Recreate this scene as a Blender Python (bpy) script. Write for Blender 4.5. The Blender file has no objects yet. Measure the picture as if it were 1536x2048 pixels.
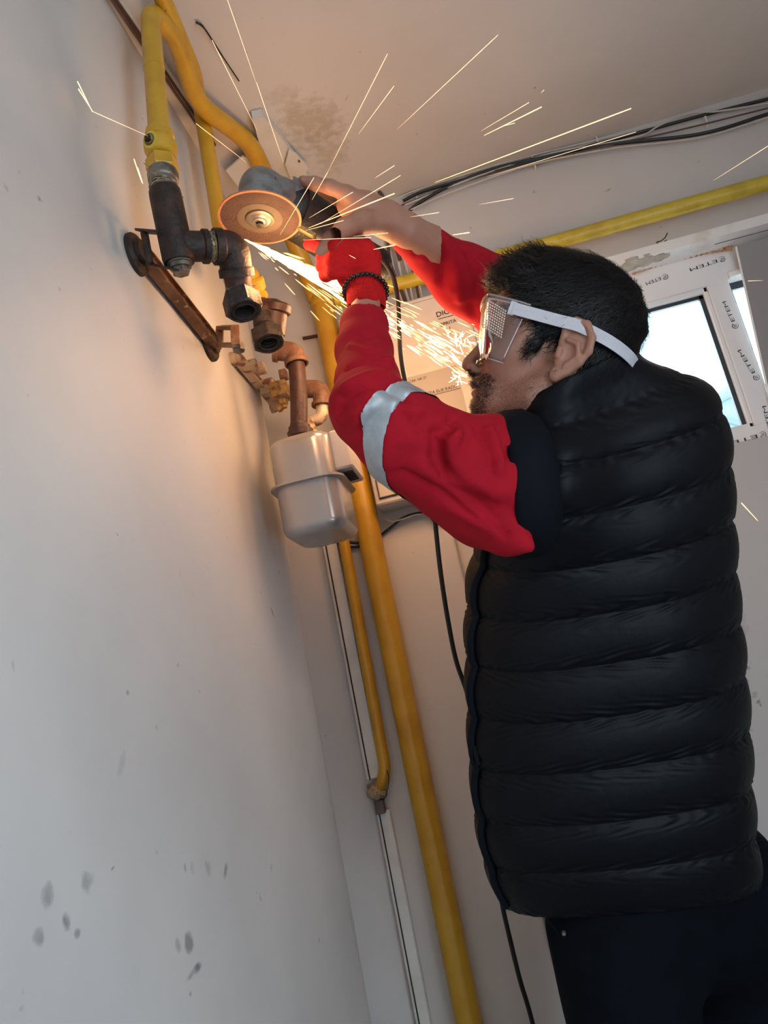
import bpy, math, random
import numpy as np
from mathutils import Vector, Matrix
random.seed(7); rng = np.random.default_rng(7)
SC = bpy.context.scene; COL = SC.collection

# ------------------------------------------------------------------ camera
FPX, CX, CY = 1540.0, 768.0, 1024.0
CZ = 1.17                                   # camera height above the floor
def _axes():
    up = np.array([-500-CX, -5000-CY, FPX]); up /= np.linalg.norm(up)
    l = np.array([-11600-CX, 4015-CY, FPX]); l /= np.linalg.norm(l)
    X = -l; X = X - up*X.dot(up); X /= np.linalg.norm(X)
    return np.array([X, np.cross(up, X), up])
R = _axes()                                 # rows: world axes in (right, down, forward)
CAMO = np.array([0, 0, CZ])
cam_d = bpy.data.cameras.new('camera'); cam = bpy.data.objects.new('camera', cam_d); COL.objects.link(cam)
cam_d.sensor_fit = 'HORIZONTAL'; cam_d.sensor_width = 36; cam_d.lens = 36*FPX/1536; cam_d.clip_start = .02
M3 = np.array([R[:, 0], -R[:, 1], -R[:, 2]]).T
cam.matrix_world = Matrix.Translation((0, 0, CZ)) @ Matrix(M3.tolist()).to_4x4()
SC.camera = cam
# ------------------------------------------------------------------ view
SC.view_settings.view_transform = 'Standard'; SC.view_settings.look = 'None'
SC.view_settings.gamma = 1; SC.view_settings.use_curve_mapping = False
SC.view_settings.exposure = 0.08
try: SC.cycles.use_denoising = True; SC.cycles.sample_clamp_indirect = 6; SC.cycles.transparent_max_bounces = 24
except Exception: pass
# ------------------------------------------------------------------ light
W = bpy.data.worlds.new('sky'); SC.world = W; W.use_nodes = True
bg = W.node_tree.nodes['Background']; bg.inputs[0].default_value = (.84, .95, 1, 1); bg.inputs[1].default_value = 6.5
def light(name, typ, loc, power, col, size=.1, size_y=None, aim=None):
    d = bpy.data.lights.new(name, typ); d.energy = power; d.color = col
    if typ == 'AREA':
        d.size = size
        if size_y: d.shape = 'RECTANGLE'; d.size_y = size_y
    else: d.shadow_soft_size = size
    o = bpy.data.objects.new(name, d); COL.objects.link(o); o.location = loc
    if aim is not None: o.rotation_euler = (Vector(aim)-Vector(loc)).to_track_quat('-Z', 'Y').to_euler()
    return o

# ------------------------------------------------------------------ pixel -> point helpers (world metres)
def cray(px, py): return np.array([(px-CX)/FPX, (py-CY)/FPX, 1.0])
def ray(px, py): return R @ cray(px, py)
def PD(px, py, D): return R @ (cray(px, py)*D) + CAMO
def PY(px, py, Y): r = ray(px, py); return r*(Y/r[1]) + CAMO
def PX(px, py, X): r = ray(px, py); return r*(X/r[0]) + CAMO
def PZ(px, py, Z): r = ray(px, py); return r*((Z-CZ)/r[2]) + CAMO
def CD(px, py, D): return cray(px, py)*D
def c2w(v): return np.asarray(v) @ R.T + CAMO
LX, BY, CEIL = -.403, 1.716, CZ+1.225
def aim_c(v): return R @ np.array(v)

# daylight through the doorway behind the camera and through the window, and the glow of the sparks
light('doorway_daylight', 'AREA', (1.2, -.85, .75), 8.0, (.24, .56, 1.0), .9, 1.3, aim=(-.4, .3, .4))
light('window_daylight', 'AREA', (.62, 2.05, 2.05), 9, (.88, .95, 1.0), .7, .6, aim=(.45, 1.0, 1.5))
for (a, b, D, p, s) in ((556, 528, 1.15, 1.1, .03), (690, 640, 1.38, 1.9, .05), (850, 725, 1.48, 2.3, .05)):
    light('spark_glow', 'POINT', PD(a, b, D), p, (1.0, .56, .26), s)

# ------------------------------------------------------------------ materials
def nodes(name):
    m = bpy.data.materials.new(name); m.use_nodes = True
    nt = m.node_tree; return m, nt, nt.nodes['Principled BSDF']
def rgba(c): return (c[0], c[1], c[2], 1)
def mat(name, c, rough=.6, metal=0, c2=None, scale=20, lo=.45, hi=.65, bump=0, bscale=None, spec=.5, detail=4, sheen=0, c3=None, scale3=200, lo3=.62, hi3=.7):
    m, nt, b = nodes(name); N = nt.nodes.new; L = nt.links.new
    b.inputs['Base Color'].default_value = rgba(c); b.inputs['Roughness'].default_value = rough
    b.inputs['Metallic'].default_value = metal; b.inputs['Specular IOR Level'].default_value = spec
    if sheen: b.inputs['Sheen Weight'].default_value = sheen
    tc = N('ShaderNodeNewGeometry')
    last = None
    for (cc, sc, l, h) in ((c2, scale, lo, hi), (c3, scale3, lo3, hi3)):
        if cc is None: continue
        nz = N('ShaderNodeTexNoise'); nz.inputs['Scale'].default_value = sc; nz.inputs['Detail'].default_value = detail
        L(tc.outputs['Position'], nz.inputs['Vector'])
        mr = N('ShaderNodeMapRange'); mr.inputs[1].default_value = l; mr.inputs[2].default_value = h; L(nz.outputs[0], mr.inputs[0])
        mx = N('ShaderNodeMix'); mx.data_type = 'RGBA'; L(mr.outputs[0], mx.inputs[0])
        if last is None: mx.inputs[6].default_value = rgba(c)
        else: L(last, mx.inputs[6])
        mx.inputs[7].default_value = rgba(cc); last = mx.outputs[2]
    if last is not None: L(last, b.inputs['Base Color'])
    if bump:
        nz = N('ShaderNodeTexNoise'); nz.inputs['Scale'].default_value = bscale or scale*2; nz.inputs['Detail'].default_value = 5
        L(tc.outputs['Position'], nz.inputs['Vector'])
        bp = N('ShaderNodeBump'); bp.inputs['Strength'].default_value = bump; bp.inputs['Distance'].default_value = .004
        L(nz.outputs[0], bp.inputs['Height']); L(bp.outputs[0], b.inputs['Normal'])
    return m
def emis(name, c, s):
    m, nt, b = nodes(name); b.inputs['Base Color'].default_value = rgba(c)
    b.inputs['Emission Color'].default_value = rgba(c); b.inputs['Emission Strength'].default_value = s; return m
def clear(name, tint, gloss_rough=.03, fac=.12, mult=1.0):
    m, nt, b = nodes(name); N = nt.nodes.new; L = nt.links.new
    nt.nodes.remove(b); out = nt.nodes['Material Output']
    t = N('ShaderNodeBsdfTransparent'); t.inputs[0].default_value = rgba(tint)
    g = N('ShaderNodeBsdfGlossy'); g.inputs['Roughness'].default_value = gloss_rough
    fr = N('ShaderNodeFresnel'); fr.inputs[0].default_value = 1.45
    ad = N('ShaderNodeMath'); ad.operation = 'MULTIPLY_ADD'; ad.inputs[1].default_value = mult; ad.inputs[2].default_value = fac; ad.use_clamp = True
    L(fr.outputs[0], ad.inputs[0]); mx = N('ShaderNodeMixShader'); L(ad.outputs[0], mx.inputs[0])
    L(t.outputs[0], mx.inputs[1]); L(g.outputs[0], mx.inputs[2]); L(mx.outputs[0], out.inputs[0]); return m
def wall_mat(name, c, c2, marks=(), patch=None, rough=.55):
    """painted plaster; marks: (centre, u axis, v axis, ru, rv, strength) scuffs; patch: list of raw plaster spots"""
    m, nt, b = nodes(name); N = nt.nodes.new; L = nt.links.new
    b.inputs['Roughness'].default_value = rough; b.inputs['Specular IOR Level'].default_value = .35
    g = N('ShaderNodeNewGeometry'); pos = g.outputs['Position']
    n1 = N('ShaderNodeTexNoise'); n1.inputs['Scale'].default_value = 2.2; n1.inputs['Detail'].default_value = 5; L(pos, n1.inputs['Vector'])
    mx = N('ShaderNodeMix'); mx.data_type = 'RGBA'; mx.inputs[6].default_value = rgba(c); mx.inputs[7].default_value = rgba(c2)
    mr = N('ShaderNodeMapRange'); mr.inputs[1].default_value = .42; mr.inputs[2].default_value = .68; L(n1.outputs[0], mr.inputs[0]); L(mr.outputs[0], mx.inputs[0])
    last = mx.outputs[2]
    n2 = N('ShaderNodeTexNoise'); n2.inputs['Scale'].default_value = 38; n2.inputs['Detail'].default_value = 3; L(pos, n2.inputs['Vector'])
    mr2 = N('ShaderNodeMapRange'); mr2.inputs[1].default_value = .72; mr2.inputs[2].default_value = .80; L(n2.outputs[0], mr2.inputs[0])
    mm = N('ShaderNodeMix'); mm.data_type = 'RGBA'; L(mr2.outputs[0], mm.inputs[0]); L(last, mm.inputs[6]); mm.inputs[7].default_value = (.25, .24, .23, 1)
    last = mm.outputs[2]
    n3 = N('ShaderNodeTexNoise'); n3.inputs['Scale'].default_value = 60; n3.inputs['Detail'].default_value = 3; L(pos, n3.inputs['Vector'])
    for (ce, u, v, ru, rv, s, colr) in marks:
        sb = N('ShaderNodeVectorMath'); sb.operation = 'SUBTRACT'; L(pos, sb.inputs[0]); sb.inputs[1].default_value = tuple(ce)
        acc = []
        for ax, r in ((u, ru), (v, rv)):
            dt = N('ShaderNodeVectorMath'); dt.operation = 'DOT_PRODUCT'; L(sb.outputs[0], dt.inputs[0]); dt.inputs[1].default_value = tuple(np.asarray(ax)/r)
            pw = N('ShaderNodeMath'); pw.operation = 'POWER'; ab = N('ShaderNodeMath'); ab.operation = 'ABSOLUTE'
            L(dt.outputs['Value'], ab.inputs[0]); L(ab.outputs[0], pw.inputs[0]); pw.inputs[1].default_value = 2; acc.append(pw)
        sm = N('ShaderNodeMath'); sm.operation = 'ADD'; L(acc[0].outputs[0], sm.inputs[0]); L(acc[1].outputs[0], sm.inputs[1])
        sn = N('ShaderNodeMath'); sn.operation = 'MULTIPLY_ADD'; L(n3.outputs[0], sn.inputs[0]); sn.inputs[1].default_value = 2.2; sn.inputs[2].default_value = -.85
        s2 = N('ShaderNodeMath'); s2.operation = 'ADD'; L(sm.outputs[0], s2.inputs[0]); L(sn.outputs[0], s2.inputs[1])
        mp = N('ShaderNodeMapRange'); mp.inputs[1].default_value = 1.05; mp.inputs[2].default_value = .25; mp.inputs[4].default_value = min(1, s*1.35); L(s2.outputs[0], mp.inputs[0])
        mm = N('ShaderNodeMix'); mm.data_type = 'RGBA'; L(mp.outputs[0], mm.inputs[0]); L(last, mm.inputs[6]); mm.inputs[7].default_value = rgba(colr)
        last = mm.outputs[2]
    L(last, b.inputs['Base Color'])
    nb = N('ShaderNodeTexNoise'); nb.inputs['Scale'].default_value = 9; nb.inputs['Detail'].default_value = 6; L(pos, nb.inputs['Vector'])
    bp = N('ShaderNodeBump'); bp.inputs['Strength'].default_value = .35; bp.inputs['Distance'].default_value = .01
    L(nb.outputs[0], bp.inputs['Height']); L(bp.outputs[0], b.inputs['Normal'])
    return m

M = {}
M['yellow'] = mat('yellow_pipe_paint', (.57, .32, .022), .36, c2=(.50, .26, .016), scale=18, c3=(.12, .07, .03), scale3=160, lo3=.70, hi3=.76, bump=.10, bscale=140)
M['yellow2'] = mat('pale_yellow_pipe_paint', (.62, .47, .05), .38, c2=(.5, .36, .03), scale=30, c3=(.12, .08, .03), scale3=160, lo3=.73, hi3=.8)
M['dark'] = mat('dark_rusty_iron', (.020, .012, .010), .55, .2, c2=(.050, .024, .016), scale=70, bump=.5, bscale=160)
M['brown'] = mat('brown_rusty_iron', (.15, .065, .035), .55, .1, c2=(.22, .12, .07), scale=60, bump=.4, bscale=150)
M['redbrown'] = mat('red_brown_primer', (.055, .016, .012), .5, .1, c2=(.03, .012, .010), scale=60, bump=.3, bscale=150)
M['nut'] = mat('grey_black_cast_nut', (.030, .022, .020), .5, .3, c2=(.055, .042, .036), scale=120, bump=.35, bscale=220)
M['zinc'] = mat('dull_zinc', (.22, .20, .17), .45, .6, c2=(.10, .08, .06), scale=70, bump=.4, bscale=120)
M['brass'] = mat('dirty_brass', (.50, .32, .13), .4, .5, c2=(.25, .14, .06), scale=80, bump=.3, bscale=140)
M['hemp'] = mat('hemp_sealing_fibre', (.36, .29, .19), .95, c2=(.16, .12, .08), scale=180, bump=.8, bscale=300)
M['rust'] = mat('rusty_steel_bar', (.20, .10, .055), .38, .55, c2=(.10, .045, .025), scale=22, c3=(.42, .33, .25), scale3=60, lo3=.6, hi3=.72)
M['cream'] = mat('cream_painted_steel', (.55, .42, .30), .45, .2, c2=(.22, .12, .07), scale=45, lo=.5, hi=.62)
M['meter'] = mat('meter_grey_enamel', (.43, .41, .40), .26, .5, spec=.6, c2=(.41, .39, .38), scale=10)
M['plastic'] = mat('pale_grey_plastic', (.50, .45, .42), .45)
M['white'] = mat('white_plastic', (.68, .66, .62), .35, c2=(.60, .57, .52), scale=12)
M['upvc'] = mat('window_profile_white', (.93, .94, .95), .25, spec=.5)
M['cab'] = mat('white_enamelled_steel', (.68, .62, .57), .35, c2=(.62, .56, .50), scale=14)
M['paper'] = mat('printed_paper', (.43, .39, .36), .8)
M['ink'] = mat('black_ink', (.01, .01, .015), .9, spec=.1)
M['inkblue'] = mat('printed_logo_ink', (.02, .025, .035), .5)
M['rubber'] = mat('black_rubber', (.008, .007, .007), .4)
M['cable_w'] = mat('white_cable', (.55, .52, .48), .5)
M['cable_b'] = mat('brown_cable', (.10, .055, .04), .5)
M['gap'] = mat('dark_gap', (.03, .025, .02), .9)
M['seal'] = mat('black_window_gasket', (.03, .04, .05), .5)
M['foam'] = mat('expanding_foam', (.45, .20, .07), .9, c2=(.70, .55, .42), scale=60, bump=.8, bscale=60)
M['plaster'] = mat('raw_plaster', (.42, .36, .28), .9, c2=(.58, .54, .47), scale=25, bump=.8, bscale=60)
M['reveal'] = mat('white_reveal_plaster', (.93, .93, .92), .7, c2=(.80, .75, .66), scale=9, lo=.56, hi=.66, bump=.5, bscale=40)
M['greypanel'] = mat('glossy_grey_panel', (.36, .35, .35), .12, spec=.6)
M['floor'] = mat('grey_concrete_floor', (.22, .20, .19), .8, c2=(.15, .14, .13), scale=6)
M['alu'] = mat('grinder_grey_alloy', (.25, .24, .235), .42, .4, c2=(.17, .16, .155), scale=60, bump=.2, bscale=100)
M['blackp'] = mat('grinder_black_plastic', (.018, .015, .015), .5, bump=.2, bscale=300)
M['disc'] = mat('abrasive_disc_brown', (.080, .040, .028), .85, c2=(.062, .032, .022), scale=60, bump=.4, bscale=400)
M['discrim'] = mat('abrasive_disc_worn_edge', (.50, .20, .10), .7, bump=.4, bscale=400)
M['disclabel'] = mat('abrasive_disc_label', (.11, .078, .052), .8, c2=(.08, .055, .038), scale=50)
M['steel'] = mat('polished_steel', (.20, .16, .12), .4, .6)
M['skin'] = None
M['red'] = mat('red_workwear_cloth', (.42, .006, .018), .85, spec=.2, c2=(.36, .005, .015), scale=14, bump=.12, bscale=500)
M['glove'] = mat('red_knit_glove', (.66, .012, .014), .85, spec=.2, c2=(.55, .009, .010), scale=40, bump=.6, bscale=600)
M['reflect'] = mat('silver_reflective_tape', (.42, .44, .46), .45, .35, c2=(.36, .38, .40), scale=60)
M['vest'] = mat('black_quilted_nylon', (.0040, .0046, .0068), .5, spec=.16, c2=(.0032, .0037, .0055), scale=10, bump=.25, bscale=45)
M['binding'] = mat('black_elastic_binding', (.0035, .0048, .008), .8, spec=.15)
M['jeans'] = mat('dark_navy_denim', (.0030, .0042, .0075), .85, spec=.1, c2=(.002, .0026, .004), scale=30, bump=.2, bscale=400)
M['hair'] = mat('black_hair', (.007, .006, .007), .55, spec=.2)
M['hairst'] = mat('dark_brown_hair_strands', (.010, .008, .008), .45, spec=.3)
M['strap'] = mat('white_elastic_strap', (.62, .60, .64), .7, bump=.3, bscale=700)
M['eye'] = mat('eyeball', (.55, .50, .47), .2)
M['iris'] = mat('dark_iris', (.03, .015, .01), .2)
M['bead'] = mat('dark_beads', (.03, .015, .015), .25)
M['goggle'] = clear('clear_goggle_plastic', (.93, .90, .90), .08, .05, .9)
M['gogrim'] = clear('goggle_edge_plastic', (.86, .80, .78), .15, .30, 1.2)
M['vent'] = mat('goggle_vent_beads', (.75, .62, .50), .4)
M['glass'] = clear('window_glass', (.96, .99, 1.0), .0, .02, .8)
M['hot'] = emis('white_hot_sparks', (1.0, .74, .36), 9)
M['warm'] = emis('orange_sparks', (1.0, .52, .16), 4.5)
M['thin'] = emis('flying_spark', (1.0, .66, .38), 1.6)
M['ember'] = emis('ember', (1.0, .55, .2), 4)

def skin_mat():
    m, nt, b = nodes('skin'); N = nt.nodes.new; L = nt.links.new
    b.inputs['Roughness'].default_value = .48; b.inputs['Specular IOR Level'].default_value = .4
    b.inputs['Subsurface Weight'].default_value = .12; b.inputs['Subsurface Radius'].default_value = (.01, .004, .002)
    b.inputs['Subsurface Scale'].default_value = .6
    g = N('ShaderNodeNewGeometry')
    nz = N('ShaderNodeTexNoise'); nz.inputs['Scale'].default_value = 45; nz.inputs['Detail'].default_value = 5; L(g.outputs['Position'], nz.inputs['Vector'])
    mx = N('ShaderNodeMix'); mx.data_type = 'RGBA'; mx.inputs[6].default_value = (.46, .235, .16, 1); mx.inputs[7].default_value = (.37, .165, .11, 1)
    L(nz.outputs[0], mx.inputs[0])
    at = N('ShaderNodeAttribute'); at.attribute_name = 'stubble'
    n2 = N('ShaderNodeTexNoise'); n2.inputs['Scale'].default_value = 420; n2.inputs['Detail'].default_value = 2; L(g.outputs['Position'], n2.inputs['Vector'])
    mr = N('ShaderNodeMapRange'); mr.inputs[1].default_value = .35; mr.inputs[2].default_value = .62; L(n2.outputs[0], mr.inputs[0])
    mu = N('ShaderNodeMath'); mu.operation = 'MULTIPLY'; L(at.outputs['Fac'], mu.inputs[0]); L(mr.outputs[0], mu.inputs[1])
    m2 = N('ShaderNodeMix'); m2.data_type = 'RGBA'; L(mu.outputs[0], m2.inputs[0]); L(mx.outputs[2], m2.inputs[6]); m2.inputs[7].default_value = (.05, .03, .025, 1)
    al = N('ShaderNodeAttribute'); al.attribute_name = 'lip'
    m3 = N('ShaderNodeMix'); m3.data_type = 'RGBA'; L(al.outputs['Fac'], m3.inputs[0]); L(m2.outputs[2], m3.inputs[6]); m3.inputs[7].default_value = (.33, .11, .09, 1)
    L(m3.outputs[2], b.inputs['Base Color'])
    bp = N('ShaderNodeBump'); bp.inputs['Strength'].default_value = .15; bp.inputs['Distance'].default_value = .001; L(n2.outputs[0], bp.inputs['Height']); L(bp.outputs[0], b.inputs['Normal'])
    return m
M['skin'] = skin_mat()

# ------------------------------------------------------------------ object helpers
def thing(name, label, cat, loc=(0, 0, 0), group=None):
    o = bpy.data.objects.new(name, None); COL.objects.link(o); o.location = [float(v) for v in loc]
    o.empty_display_size = .05
    o['label'] = label; o['category'] = cat
    if group: o['group'] = group
    return o
def org(o):
    v = Vector((0, 0, 0))
    while o is not None: v = v + o.location; o = o.parent
    return v
def mk(name, V, F, m, parent=None, smooth=True, label=None, attrs=None):
    V = np.asarray(V, dtype=float)
    if parent is not None: V = V - np.array(org(parent))
    me = bpy.data.meshes.new(name); me.from_pydata(V.tolist(), [], [tuple(int(i) for i in f) for f in F]); me.update()
    if smooth is True: me.polygons.foreach_set('use_smooth', [True]*len(me.polygons))
    elif smooth:
        me.polygons.foreach_set('use_smooth', [True]*len(me.polygons)); me.set_sharp_from_angle(angle=math.radians(smooth))
    if attrs:
        for k, a in attrs.items():
            at = me.attributes.new(k, 'FLOAT', 'POINT'); at.data.foreach_set('value', np.asarray(a, dtype=np.float32))
    me.materials.append(m if not isinstance(m, str) else M[m])
    o = bpy.data.objects.new(name, me); COL.objects.link(o)
    if parent is not None: o.parent = parent
    if label: o['label'] = label
    return o
def tag(o, label, cat, group=None, kind=None):
    o['label'] = label; o['category'] = cat
    if group: o['group'] = group
    if kind: o['kind'] = kind
    return o
def struct(o): o['kind'] = 'structure'; return o

class MB:
    def __init__(s): s.V = []; s.F = []
    def add(s, V, F):
        b = len(s.V); s.V.extend([tuple(map(float, v)) for v in V]); s.F.extend([tuple(i+b for i in f) for f in F]); return s
    def build(s, name, m, parent=None, smooth=35, label=None): return mk(name, s.V, s.F, m, parent, smooth, label)
    def tube(s, path, r, seg=14, cap=True, flat=None):
        P = np.asarray(path, float); n = len(P)
        rr = np.full(n, r) if np.isscalar(r) else np.asarray(r, float)
        T = np.gradient(P, axis=0); T /= np.maximum(np.linalg.norm(T, axis=1), 1e-9)[:, None]
        a = np.array([0, 0, 1.]) if abs(T[0][2]) < .9 else np.array([1., 0, 0])
        u = np.cross(T[0], a); u /= np.linalg.norm(u); V = []
        for i in range(n):
            u = u - T[i]*u.dot(T[i]); u /= np.linalg.norm(u); w = np.cross(T[i], u)
            for k in range(seg):
                t = 2*math.pi*k/seg; V.append(P[i]+rr[i]*(math.cos(t)*u+math.sin(t)*w))
        F = [(i*seg+k, i*seg+(k+1) % seg, (i+1)*seg+(k+1) % seg, (i+1)*seg+k) for i in range(n-1) for k in range(seg)]
        if cap: F += [tuple(range(seg))[::-1], tuple((n-1)*seg+k for k in range(seg))]
        return s.add(V, F)
    def lathe(s, p, d, prof, seg=28, cap=True, rot=0, ref=None):
        """prof: list of (distance along d, radius)"""
        p = np.asarray(p, float); d = np.asarray(d, float); d = d/np.linalg.norm(d)
        a = np.asarray(ref, float) if ref is not None else (np.array([0, 0, 1.]) if abs(d[2]) < .9 else np.array([1., 0, 0]))
        u = a-d*a.dot(d); u /= np.linalg.norm(u); w = np.cross(d, u); V = []
        for (t, r) in prof:
            for k in range(seg):
                q = 2*math.pi*k/seg+rot; V.append(p+d*t+r*(math.cos(q)*u+math.sin(q)*w))
        n = len(prof)
        F = [(i*seg+k, i*seg+(k+1) % seg, (i+1)*seg+(k+1) % seg, (i+1)*seg+k) for i in range(n-1) for k in range(seg)]
        if cap: F += [tuple(range(seg))[::-1], tuple((n-1)*seg+k for k in range(seg))]
        return s.add(V, F)
    def box(s, c, ax, h, bev=0.0):
        """centre, three axes, half sizes; bevelled on the edges along axis 3 and rims"""
        c = np.asarray(c, float); A = [np.asarray(a, float)/np.linalg.norm(a) for a in ax]
        if bev <= 0:
            V = [c+A[0]*h[0]*i+A[1]*h[1]*j+A[2]*h[2]*k for k in (-1, 1) for (i, j) in ((-1, -1), (1, -1), (1, 1), (-1, 1))]
            F = [(3, 2, 1, 0), (4, 5, 6, 7)]+[(k, (k+1) % 4, (k+1) % 4+4, k+4) for k in range(4)]
            return s.add(V, F)
        ns = 4; ring = []
        for q, (sx, sy) in enumerate(((1, 1), (-1, 1), (-1, -1), (1, -1))):
            for t in range(ns+1):
                an = math.pi/2*q+math.pi/2*t/ns; ring.append((sx, sy, math.cos(an), math.sin(an)))
        V = []; lv = [(-1, 0)]+[(-1, 1)]+[(1, 1)]+[(1, 0)]
        for (z, full) in lv:
            zz = h[2]*z if not full else (h[2]-bev*.6)*z
            for (sx, sy, ca, sa) in ring:
                b = bev; e = 0 if full else bev*.5
                V.append(c+A[0]*(sx*(h[0]-b)+ca*(b-e))+A[1]*(sy*(h[1]-b)+sa*(b-e))+A[2]*zz)
        m_ = len(ring)
        F = [(i*m_+k, i*m_+(k+1) % m_, (i+1)*m_+(k+1) % m_, (i+1)*m_+k) for i in range(3) for k in range(m_)]
        F += [tuple(range(m_))[::-1], tuple(3*m_+k for k in range(m_))]
        return s.add(V, F)
def wbox(a, b, bev=0.0):
    a = np.minimum(a, b); b2 = np.maximum(a, b); a, b = a, b2
    c = (a+b)/2; return (c, ((1, 0, 0), (0, 1, 0), (0, 0, 1)), (b-a)/2, bev)
def boxab(mb, a, b, bev=0.0):
    a = np.asarray(a, float); b = np.asarray(b, float); lo = np.minimum(a, b); hi = np.maximum(a, b)
    return mb.box((lo+hi)/2, ((1, 0, 0), (0, 1, 0), (0, 0, 1)), (hi-lo)/2, bev)
def spline(P, n=8):
    P = [np.asarray(p, float) for p in P]; Q = [2*P[0]-P[1]]+P+[2*P[-1]-P[-2]]; out = []
    for i in range(1, len(Q)-2):
        for k in range(n):
            t = k/n; a, b, c, d = Q[i-1], Q[i], Q[i+1], Q[i+2]
            out.append(.5*((2*b)+(-a+c)*t+(2*a-5*b+4*c-d)*t*t+(-a+3*b-3*c+d)*t**3))
    out.append(P[-1]); return out
def fillet(P, r, n=7):
    P = [np.asarray(p, float) for p in P]; out = [P[0]]
    for i in range(1, len(P)-1):
        a = P[i-1]-P[i]; b = P[i+1]-P[i]; la, lb = np.linalg.norm(a), np.linalg.norm(b)
        q = min(r, la*.48, lb*.48); A = P[i]+a/la*q; B = P[i]+b/lb*q
        for k in range(n+1):
            t = k/n; out.append((1-t)**2*A+2*t*(1-t)*P[i]+t*t*B)
    out.append(P[-1]); return out
def unit(v): v = np.asarray(v, float); return v/np.linalg.norm(v)
def lerp(a, b, t): return np.asarray(a)*(1-t)+np.asarray(b)*t

def text_mesh(s, size, origin, right, up, m, name, parent, thick=.0004, label=None, squash=1.0):
    cu = bpy.data.curves.new(name, 'FONT'); cu.body = s; cu.size = 1.0; cu.extrude = 0; cu.resolution_u = 3
    o = bpy.data.objects.new('tmp', cu); COL.objects.link(o)
    dg = bpy.context.evaluated_depsgraph_get(); me = bpy.data.meshes.new_from_object(o.evaluated_get(dg))
    V = np.array([v.co[:] for v in me.vertices]); F = [tuple(p.vertices) for p in me.polygons]
    bpy.data.objects.remove(o); bpy.data.meshes.remove(me); bpy.data.curves.remove(cu)
    right, up = unit(right), unit(up)
    W_ = np.asarray(origin)+V[:, :1]*size*squash*right+V[:, 1:2]*size*up
    if name is None: return W_, F
    return W_, F

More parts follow.
